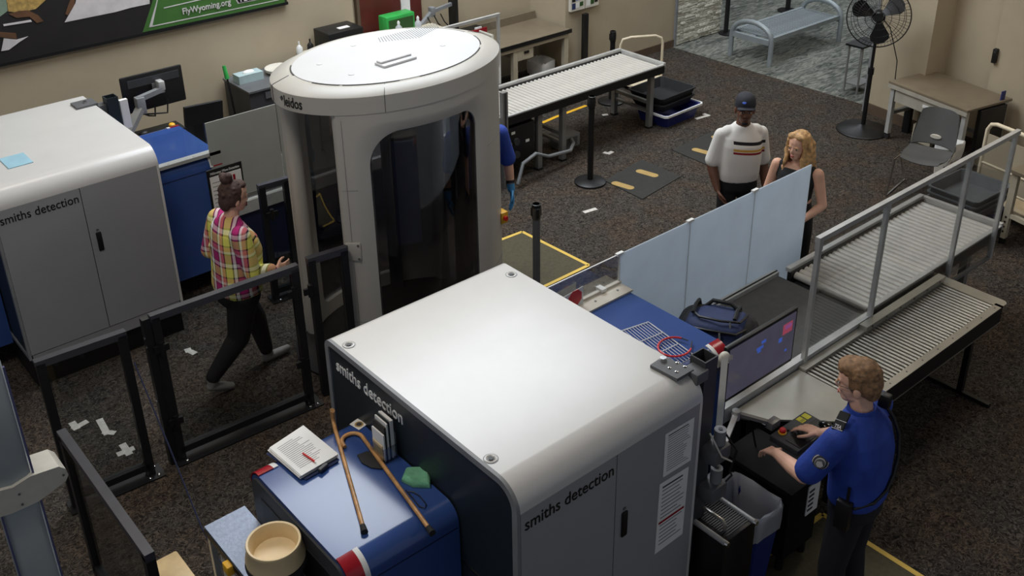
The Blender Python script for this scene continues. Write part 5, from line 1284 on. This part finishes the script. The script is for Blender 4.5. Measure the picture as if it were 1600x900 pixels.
mat('eye_white', (190, 180, 172), .4)
# ---- officer at the console
of = thing('person', 'officer in a bright blue uniform shirt working the control console', 'person', (4.085, 2.06, 0), math.radians(6))
nk = V3(.0, .065, 1.475); M = headM(nk, .25, -.10)
b = MB(); head(b, M, 1.08); b.limb([nk + V3(0, -.02, -.05), nk + V3(0, .0, .07)], [.062, .056])
torso(b, [(.92, 0, .0, .14, .10), (1.1, 0, .01, .13, .10), (1.3, 0, .04, .15, .10), (1.44, 0, .05, .12, .07)])
LS, LE, LW = V3(-.205, .06, 1.395), V3(-.265, .185, 1.13), V3(-.13, .415, 1.06)
RS, RE, RW = V3(.205, .05, 1.395), V3(.27, .13, 1.13), V3(.20, .33, 1.045)
b.limb([LS, LE, LE.lerp(LW, .4), LW], [.055, .044, .043, .028]); b.limb([RS, RE, RE.lerp(RW, .4), RW], [.055, .044, .042, .028])
hand(b, LW, (LW - LE) + V3(.0, .05, -.06), (.1, .1, -1), (.8, -.4, .2), .55); hand(b, RW, (.02, .2, -.03), (0, .1, -1), (-1, 0, 0), .30)
remesh(b, 'body', 'skin_pale', of, .0055, 2)
face_parts(M, of, 1.08, 'lips', 'hair_ginger')
b = MB()
for c, r in (((0, -.008, .185), (.080, .092, .086)), ((0, .035, .228), (.068, .068, .040)), ((0, -.045, .15), (.074, .062, .080)), ((.045, -.01, .17), (.036, .062, .072)), ((-.045, -.01, .17), (.036, .062, .072)), ((0, .078, .215), (.052, .022, .022)), ((0, -.06, .10), (.052, .036, .04))): b.ell(M @ (Vector(c) * 1.08), *[q * 1.08 for q in r], M.to_3x3())
for i in range(120):
    a_ = random.uniform(0, 2 * PI); z_ = random.uniform(.2, 1); rr = math.sqrt(1 - z_ * z_); c = Vector((.078 * rr * math.cos(a_), -.005 + .09 * rr * math.sin(a_), .185 + .082 * z_)) * 1.08
    b.ell(M @ c, .011, .014, .008, M.to_3x3(), 6, 5)
remesh(b, 'hair', 'hair_ginger', of, .007, 1)
b = MB()
torso(b, [(.955, 0, .0, .182, .135), (1.0, 0, .0, .186, .14), (1.1, 0, .005, .185, .14), (1.25, 0, .02, .20, .148), (1.35, 0, .035, .20, .13), (1.42, 0, .045, .155, .10), (1.455, 0, .05, .11, .08), (1.485, 0, .05, .075, .062)])
b.limb([LS, LS.lerp(LE, .5), LS.lerp(LE, .82)], [.076, .076, .078]); b.limb([RS, RS.lerp(RE, .5), RS.lerp(RE, .82)], [.076, .076, .078])
b.limb([V3(-.13, .055, 1.40), V3(.13, .055, 1.40)], [.068, .068])
for i in range(16):
    a_ = random.uniform(0, 2 * PI); z_ = random.uniform(1.0, 1.3); b.limb([V3(.165 * math.cos(a_), .02 + .115 * math.sin(a_), z_), V3(.165 * math.cos(a_ + .4), .02 + .115 * math.sin(a_ + .4), z_ + random.uniform(-.1, .1))], [.016, .016], 6)
remesh(b, 'shirt', 'uniform', of, .010, 3)
b = MB(); b.loft([[V3(.078 * k * math.cos(t), .052 + .068 * k * math.sin(t), z) for t in [2 * PI * i / 24 for i in range(24)]] for k, z in ((1.1, 1.455), (1.0, 1.50), (.9, 1.50), (.95, 1.455))], False); b.build('collar', 'uniform', of, False)
b = MB(); torso(b, [(.86, 0, 0, .17, .125), (.93, 0, 0, .172, .125), (.985, 0, 0, .172, .122)])
b.limb([V3(-.085, 0, .88), V3(-.10, .03, .5), V3(-.11, .0, .10)], [.098, .075, .062]); b.limb([V3(.085, 0, .88), V3(.10, .02, .5), V3(.12, -.03, .10)], [.098, .075, .062])
remesh(b, 'trousers', 'trouser', of, .011, 3)
b = MB(); torso(b, [(.965, 0, 0, .182, .135), (1.005, 0, 0, .184, .137)]); b.build('belt', 'black', of, False)
b = MB(); shoe(b, (-.11, .0, .075), (0, 1, 0)); remesh(b, 'shoe', 'black', of, .01, 2); b = MB(); shoe(b, (.12, -.03, .075), (.1, 1, 0)); remesh(b, 'shoe', 'black', of, .01, 2)
# badge patch on the left sleeve, shoulder board
sp = LS.lerp(LE, .42); ax = (LE - LS).normalized(); nrm = V3(-1, -.25, .05); nrm = (nrm - ax * nrm.dot(ax)).normalized(); tg = ax.cross(nrm)
for rad, o, mm, nm in ((.052, .080, 'print', 'sleeve_patch'), (.048, .082, 'photo_white', 'patch_ring'), (.044, .0835, 'print', 'patch_ground'), (.032, .085, 'photo_white', 'patch_ring'), (.029, .0865, 'midgrey', 'patch_emblem')):
    b = MB(); b.loft([[sp + nrm * (o_ - .5 * (rad * q) ** 2 / .078) + (ax * math.cos(t) * .98 + tg * math.sin(t) * .8) * rad * q for t in [2 * PI * i / 28 for i in range(28)]] for q, o_ in ((1, o - .012), (1, o), (.6, o), (.2, o))]); b.build(nm, mm, of, False)
b = MB(); b.prism([V3(-.02, .02, .0875) * 0 + sp + nrm * .088 + ax * x_ + tg * y_ for x_, y_ in ((-.02, 0), (-.005, -.018), (.012, -.014), (.02, 0), (.012, .014), (-.005, .018))], nrm * .001); b.build('patch_eagle', 'photo_white', of, False)
so_ = Matrix.Translation(V3(-.165, .075, 1.487)) @ Matrix.Rotation(math.radians(-24), 4, 'Y') @ Matrix.Rotation(.1, 4, 'Z')
b = MB(); b.box(-.065, .05, -.028, .028, -.006, .006, .004, 1, so_); b.build('shoulder_board', 'dress', of, False)
W_ = WM[of.name]
text_part('board_letters', 'TSA', 'photo_white', of, W_ @ (so_ @ V3(-.055, .018, .0075)), W_.to_3x3() @ (so_.to_3x3() @ V3(0, -1, 0)), W_.to_3x3() @ (so_.to_3x3() @ V3(1, 0, 0)), .036, .022, .001, .02)
for x_ in (-.06, -.008): 
    b = MB(); b.box(x_ - .0015, x_ + .0015, -.028, .028, .006, .0075, 0, 1, so_); b.build('board_stripe', 'photo_white', of, False)
# radio lead across the back, shoulder microphone, belt radio
b = MB(); pth = [V3(.10, -.02, 1.49), V3(.13, -.065, 1.41), V3(.14, -.105, 1.32), V3(.12, -.130, 1.2), V3(.07, -.140, 1.11), V3(0, -.145, 1.06), V3(-.1, -.128, 1.03), V3(-.175, -.06, 1.0)]
b.tube(pth, .010, 8); b.build('radio_lead', 'black', of, False)
b = MB(); b.box(.075, .125, -.05, .01, 1.47, 1.55, .012); b.build('shoulder_microphone', 'black', of, False)
b = MB(); b.box(-.215, -.165, -.06, .02, .86, 1.04, .01); b.build('belt_radio', 'black', of, False); b = MB(); b.cyl((-.19, -.03, 1.04), (-.19, -.03, 1.13), .008, n=8); b.build('radio_aerial', 'black', of, False)
b = MB(); e0 = M @ (V3(-.074, .02, .142) * 1.08); b.tube([M @ (V3(-.072, -.02, .138) * 1.08), e0, M @ (V3(-.062, .08, .146) * 1.08), M @ (V3(-.035, .10, .144) * 1.08), M @ (V3(.035, .10, .144) * 1.08), M @ (V3(.062, .08, .146) * 1.08)], .002, 5); b.build('glasses', 'black', of, False)

# ---- man in the striped T-shirt
mn = thing('person', 'man in a dark cap and white T-shirt with striped chest', 'person', (6.76, 4.97, 0), math.radians(146))
nk = V3(0, .025, 1.428); M = headM(nk, -.22, .02)
b = MB(); head(b, M, 1.06); b.limb([nk + V3(0, -.02, -.05), nk + V3(0, .0, .07)], [.066, .058])
torso(b, [(.92, 0, 0, .14, .10), (1.25, 0, .0, .15, .10), (1.36, 0, .0, .11, .07)])
RS, RE, RW = V3(.175, -.01, 1.34), V3(.235, -.03, 1.06), V3(.20, .08, .87); LS, LE, LW = V3(-.175, -.01, 1.34), V3(-.225, -.03, 1.05), V3(-.25, .05, .80)
b.limb([RS, RE, RE.lerp(RW, .4), RW], [.05, .045, .043, .029]); b.limb([LS, LE, LE.lerp(LW, .4), LW], [.05, .045, .043, .029])
hand(b, LW, (0, .06, -.2), (1, 0, 0), (0, 1, 0), .3); hand(b, RW, (-.05, .05, -.15), (-1, .2, 0), (-.3, 1, 0), .45)
remesh(b, 'body', 'skin_dark', mn, .0065, 2); face_parts(M, mn, 1.06, 'lips_dark', 'dress')
b = MB(); torso(b, [(.93, 0, .0, .172, .125), (1.0, 0, .005, .178, .132), (1.15, 0, .01, .178, .132), (1.26, 0, .01, .176, .128), (1.33, 0, .0, .168, .115), (1.385, 0, .0, .13, .092), (1.425, 0, .005, .09, .075), (1.445, 0, .005, .072, .064)])
b.limb([RS, RS.lerp(RE, .5), RS.lerp(RE, .85)], [.060, .063, .068]); b.limb([LS, LS.lerp(LE, .5), LS.lerp(LE, .85)], [.060, .063, .068]); b.limb([V3(-.12, 0, 1.365), V3(.12, 0, 1.365)], [.062, .062])
for i in range(12):
    a_ = random.uniform(0, 2 * PI); z_ = random.uniform(.97, 1.2); b.limb([V3(.166 * math.cos(a_), .005 + .12 * math.sin(a_), z_), V3(.166 * math.cos(a_ + .5), .005 + .12 * math.sin(a_ + .5), z_ + random.uniform(-.05, .1))], [.014, .014], 6)
remesh(b, 'shirt', 'tee', mn, .010, 3)
b = MB(); torso(b, [(.84, 0, 0, .165, .12), (.96, 0, 0, .165, .12)]); b.limb([V3(-.085, 0, .88), V3(-.10, .02, .5), V3(-.11, .0, .10)], [.092, .07, .058]); b.limb([V3(.085, 0, .88), V3(.10, .02, .5), V3(.12, -.0, .10)], [.092, .07, .058])
remesh(b, 'trousers', 'dress', mn, .012, 3)
for s_ in (-1, 1): b = MB(); shoe(b, (s_ * .115, 0, .075), (s_ * .15, 1, 0)); remesh(b, 'shoe', 'black', mn, .012, 2)
b = MB()
cs_ = [[M @ (Vector((r * math.cos(t), .008 + r * 1.2 * math.sin(t), z)) * 1.06) for t in [2 * PI * i / 28 for i in range(28)]] for r, z in ((.081, .172), (.082, .19), (.079, .225), (.066, .256), (.04, .275), (.01, .28))]
b.loft(cs_); cpo = b.build('cap', 'cap', mn, False, 60)
b = MB(); b.loft([[M @ (Vector((math.sin(t) * .072, .07 + q * math.cos(t) * .062 + .018, .184 - .004 * q - .012 * math.sin(t) ** 2 + h)) * 1.06) for t in [-1.45 + 2.9 * i / 14 for i in range(15)]] for q, h in ((0, 0), (.6, 0), (1, 0), (1, .005), (.6, .006), (0, .006), (0, 0))], False, False); b.build('peak', 'cap', cpo, False, 60)
b = MB(); b.ell(M @ (Vector((.02, .098, .225)) * 1.06), .018, .008, .010, M.to_3x3()); b.build('cap_badge', 'screen_blue', cpo, False)
b = MB()
for c, r in (((0, .080, .045), (.026, .010, .014)), ((0, .088, .0935), (.020, .007, .0035))): b.ell(M @ (Vector(c) * 1.06), *[q * 1.06 for q in r], M.to_3x3())
b.build('beard', 'dress', mn, False)

# ---- blonde woman behind the frosted panel
ld = thing('person', 'blonde woman in a black sleeveless dress behind the last frosted panel', 'person', (6.64, 4.31, 0), math.radians(100))
nk = V3(0, .01, 1.345); M = headM(nk, -.12, -.04)
b = MB(); head(b, M, 1.0); b.limb([nk + V3(0, -.02, -.05), nk + V3(0, .0, .06)], [.052, .046])
torso(b, [(.85, 0, 0, .14, .10), (1.2, 0, .0, .135, .09), (1.29, 0, .0, .145, .07), (1.33, 0, .0, .10, .055)])
RS, RE, RW = V3(.175, -.0, 1.275), V3(.235, .02, 1.01), V3(.12, .20, .94); LS, LE, LW = V3(-.175, -.0, 1.275), V3(-.235, -.02, 1.01), V3(-.14, .16, .90)
b.limb([RS, RE, RE.lerp(RW, .4), RW], [.048, .038, .034, .023]); b.limb([LS, LE, LE.lerp(LW, .4), LW], [.048, .038, .034, .023])
hand(b, RW, (-.1, .1, 0), (0, -.2, -1), (-.2, .5, 1), .4, .9); hand(b, LW, (.1, .1, 0), (0, -.2, -1), (.2, .5, 1), .4, .9)
b.limb([V3(-.08, 0, .5), V3(-.08, 0, .07)], [.06, .04]); b.limb([V3(.08, 0, .5), V3(.08, 0, .07)], [.06, .04]); b.limb([V3(-.08, 0, .5), V3(0, 0, .9)], [.07, .1]); b.limb([V3(.08, 0, .5), V3(0, 0, .9)], [.07, .1])
remesh(b, 'body', 'skin_light', ld, .006, 2); face_parts(M, ld, 1.0, 'lips', 'hair_blonde')
b = MB(); torso(b, [(.52, 0, 0, .17, .14), (.75, 0, 0, .175, .14), (.88, 0, 0, .168, .13), (1.02, 0, 0, .135, .105), (1.15, 0, .015, .15, .125), (1.24, 0, .005, .142, .10), (1.295, 0, 0, .115, .075)])
b.limb([V3(-.115, .0, 1.29), V3(-.13, 0, 1.2)], [.045, .05]); b.limb([V3(.115, .0, 1.29), V3(.13, 0, 1.2)], [.045, .05])
remesh(b, 'dress', 'dress', ld, .010, 3)
b = MB()
for c, r in (((0, -.012, .185), (.082, .092, .086)), ((.060, -.02, .14), (.030, .05, .09)), ((-.060, -.02, .14), (.030, .05, .09)), ((0, -.06, .12), (.08, .05, .11)), ((.032, .048, .232), (.045, .036, .026)), ((-.032, .048, .232), (.045, .036, .026)), ((.066, .035, .19), (.016, .03, .045)), ((-.066, .035, .19), (.016, .03, .045))): b.ell(M @ Vector(c), *r, M.to_3x3())
for i in range(46):
    a_ = random.uniform(-.42 * PI, 1.42 * PI) + PI; x_, y_ = .088 * math.cos(a_), -.02 + .075 * math.sin(a_)
    if y_ > .012: continue
    pts = [M @ V3(x_ * .75, y_ * .8, .225)]
    for j in range(1, 8): pts.append(M @ V3(x_ * (1 + .06 * j) + .014 * math.sin(j * 1.7 + i), y_ * (1 + .02 * j) + .013 * math.cos(j * 1.9 + i * 2), .225 - .052 * j))
    b.limb(pts, [.012, .017, .018, .017, .016, .014, .012, .007], 6)
for s_ in (-1, 1):
    for i in range(7):
        x_ = s_ * (.066 + .004 * i); y_ = .045 - .012 * i
        b.limb([M @ V3(x_ * (1 + .05 * j) + s_ * .010 * math.sin(j * 1.5 + i), y_ + .012 * math.cos(j * 1.8 + i) + .004 * j, .19 - .047 * j) for j in range(8)], [.012, .014, .015, .015, .014, .013, .011, .007], 6)
remesh(b, 'hair', 'hair_blonde', ld, .007, 1)
for s_ in (-1, 1): b = MB(); shoe(b, (s_ * .08, 0, .07), (0, 1, 0), .23); remesh(b, 'shoe', 'black', ld, .012, 2)

# ---- woman in the plaid shirt, mid-stride
wk = thing('person', 'woman in a yellow and pink plaid shirt walking toward the booth in socks', 'person', (2.70, 6.40, 0), math.radians(-90))
nk = V3(0, .04, 1.395); M = headM(nk, -.02, -.16)
b = MB(); head(b, M, 1.04); b.limb([nk + V3(0, -.02, -.05), nk + V3(0, .0, .06)], [.058, .052])
torso(b, [(.85, 0, 0, .14, .10), (1.25, 0, .0, .15, .11), (1.38, 0, .0, .10, .06)])
RS, RE, RW = V3(.185, -.01, 1.315), V3(.245, .02, 1.03), V3(.20, .23, .96); LS, LE, LW = V3(-.185, .0, 1.315), V3(-.25, -.08, 1.05), V3(-.22, .10, .93)
b.limb([RS, RE, RE.lerp(RW, .4), RW], [.055, .042, .04, .027]); b.limb([LS, LE, LE.lerp(LW, .4), LW], [.055, .042, .04, .027])
hand(b, RW, (-.02, .2, -.02), (-1, 0, -.3), (0, .2, 1), .5, .95); hand(b, LW, (.02, .2, -.1), (1, 0, -.3), (0, .2, 1), .5, .95)
remesh(b, 'body', 'skin_light', wk, .0065, 2); face_parts(M, wk, 1.04, 'lips', 'hair_brown')
b = MB(); torso(b, [(.80, 0, .0, .20, .165), (.86, 0, .0, .21, .175), (.98, 0, .015, .205, .175), (1.12, 0, .03, .20, .175), (1.22, 0, .02, .195, .16), (1.31, 0, .0, .18, .12), (1.37, 0, .0, .12, .085), (1.41, 0, .01, .07, .065)])
b.limb([RS, RE, RE.lerp(RW, .75)], [.080, .062, .052]); b.limb([LS, LE, LE.lerp(LW, .75)], [.080, .062, .052])
for i in range(10):
    a_ = random.uniform(0, 2 * PI); z_ = random.uniform(.85, 1.15); b.limb([V3(.19 * math.cos(a_), .015 + .16 * math.sin(a_), z_), V3(.19 * math.cos(a_ + .3), .015 + .16 * math.sin(a_ + .3), z_ + .1)], [.018, .018], 6)
remesh(b, 'plaid_shirt', 'plaid', wk, .010, 4)
RA, LA_ = V3(.06, -.34, .13), V3(-.09, .20, .085)      # rear and leading ankles
b = MB(); torso(b, [(.72, 0, -.01, .175, .15), (.80, 0, -.01, .19, .165), (.90, 0, -.0, .18, .15)])
b.limb([V3(.09, -.02, .76), V3(.08, -.09, .44), RA + V3(0, .01, .05)], [.118, .085, .056]); b.limb([V3(-.09, .0, .76), V3(-.095, .14, .44), LA_ + V3(0, -.01, .04)], [.118, .085, .056])
remesh(b, 'leggings', 'dress', wk, .011, 3)
b = MB(); b.limb([RA + V3(0, 0, .05), RA], [.042, .042]); b.limb([RA + V3(0, -.02, -.03), RA + V3(0, .06, -.06), RA + V3(0, .14, -.095)], [.034, .038, .030]); remesh(b, 'sock', 'shoe', wk, .009, 2)
b = MB(); b.limb([LA_ + V3(0, -.01, .05), LA_], [.042, .042]); b.limb([LA_ + V3(0, -.02, -.045), LA_ + V3(0, .10, -.045), LA_ + V3(0, .17, -.040)], [.036, .036, .030]); remesh(b, 'sock', 'shoe', wk, .009, 2)
b = MB()
for c, r in (((0, -.012, .185), (.082, .096, .086)), ((.05, -.02, .15), (.034, .06, .07)), ((-.05, -.02, .15), (.034, .06, .07)), ((0, -.06, .12), (.066, .045, .08)), ((0, .045, .232), (.06, .045, .03)), ((0, -.055, .285), (.048, .048, .042)), ((.02, -.05, .31), (.03, .03, .025)), ((-.02, -.07, .30), (.03, .03, .025))): b.ell(M @ (Vector(c) * 1.04), *r, M.to_3x3())
for i in range(60):
    a_ = random.uniform(0, 2 * PI); z_ = random.uniform(-.2, 1); rr = math.sqrt(1 - z_ * z_)
    if math.sin(a_) * rr > .45 and z_ < .6: continue
    b.ell(M @ Vector((.082 * rr * math.cos(a_), -.015 + .095 * rr * math.sin(a_), .19 + .088 * z_)), .011, .011, .009, None, 6, 5)
remesh(b, 'hair', 'hair_brown', wk, .007, 1)

# ---- officer standing at the booth exit
o2 = thing('person', 'officer with blue gloves standing at the exit of the booth, mostly hidden', 'person', (5.03, 6.42, 0), math.radians(154))
nk = V3(0, .01, 1.43); M = headM(nk, 0, -.12)
b = MB(); head(b, M, 1.05); b.limb([nk + V3(0, -.02, -.05), nk + V3(0, .0, .06)], [.06, .055]); torso(b, [(.9, 0, 0, .14, .10), (1.3, 0, 0, .15, .10), (1.40, 0, 0, .11, .07)])
RS, RE, RW = V3(.20, -.01, 1.36), V3(.285, -.02, 1.09), V3(.285, .06, .85); LS, LE, LW = V3(-.20, -.01, 1.36), V3(-.275, -.02, 1.09), V3(-.28, .06, .85)
b.limb([RS, RE, RE.lerp(RW, .4), RW], [.055, .044, .042, .028]); b.limb([LS, LE, LE.lerp(LW, .4), LW], [.055, .044, .042, .028]); remesh(b, 'body', 'skin_light', o2, .009, 2)
face_parts(M, o2, 1.05, 'lips', 'hair_brown')
for W__, E__, sx in ((RW, RE, -1), (LW, LE, 1)):
    b = MB(); hand(b, W__, (W__ - E__) + V3(0, .02, 0), (sx, 0, 0), (0, 1, 0), .3, 1.05); b.limb([W__ + (E__ - W__) * .15, W__], [.036, .034]); remesh(b, 'glove', 'glove', o2, .006, 2)
    b = MB(); b.cyl(W__.lerp(E__, .22), W__.lerp(E__, .32), .039, n=14); b.build('wrist_strap', 'black', o2, False)
b = MB(); torso(b, [(.92, 0, 0, .17, .125), (1.1, 0, 0, .172, .128), (1.25, 0, .01, .185, .13), (1.35, 0, .0, .19, .115), (1.41, 0, 0, .13, .08), (1.45, 0, 0, .075, .062)])
b.limb([RS, RS.lerp(RE, .5), RS.lerp(RE, .9)], [.08, .075, .078]); b.limb([LS, LS.lerp(LE, .5), LS.lerp(LE, .9)], [.08, .075, .078]); remesh(b, 'shirt', 'uniform', o2, .012, 3)
b = MB(); torso(b, [(.82, 0, 0, .165, .12), (.94, 0, 0, .168, .12)]); b.limb([V3(-.085, 0, .86), V3(-.10, .02, .48), V3(-.11, .0, .10)], [.095, .072, .06]); b.limb([V3(.085, 0, .86), V3(.10, .02, .48), V3(.12, -.0, .10)], [.095, .072, .06]); remesh(b, 'trousers', 'trouser', o2, .012, 3)
for s_ in (-1, 1): b = MB(); shoe(b, (s_ * .115, 0, .075), (0, 1, 0)); remesh(b, 'shoe', 'black', o2, .012, 2)
b = MB()
for c, r in (((0, -.012, .185), (.080, .092, .084)), ((0, -.05, .14), (.074, .055, .08))): b.ell(M @ (Vector(c) * 1.05), *r, M.to_3x3())
remesh(b, 'hair', 'hair_brown', o2, .01, 1)
bpy.data.scenes.remove(WORK)
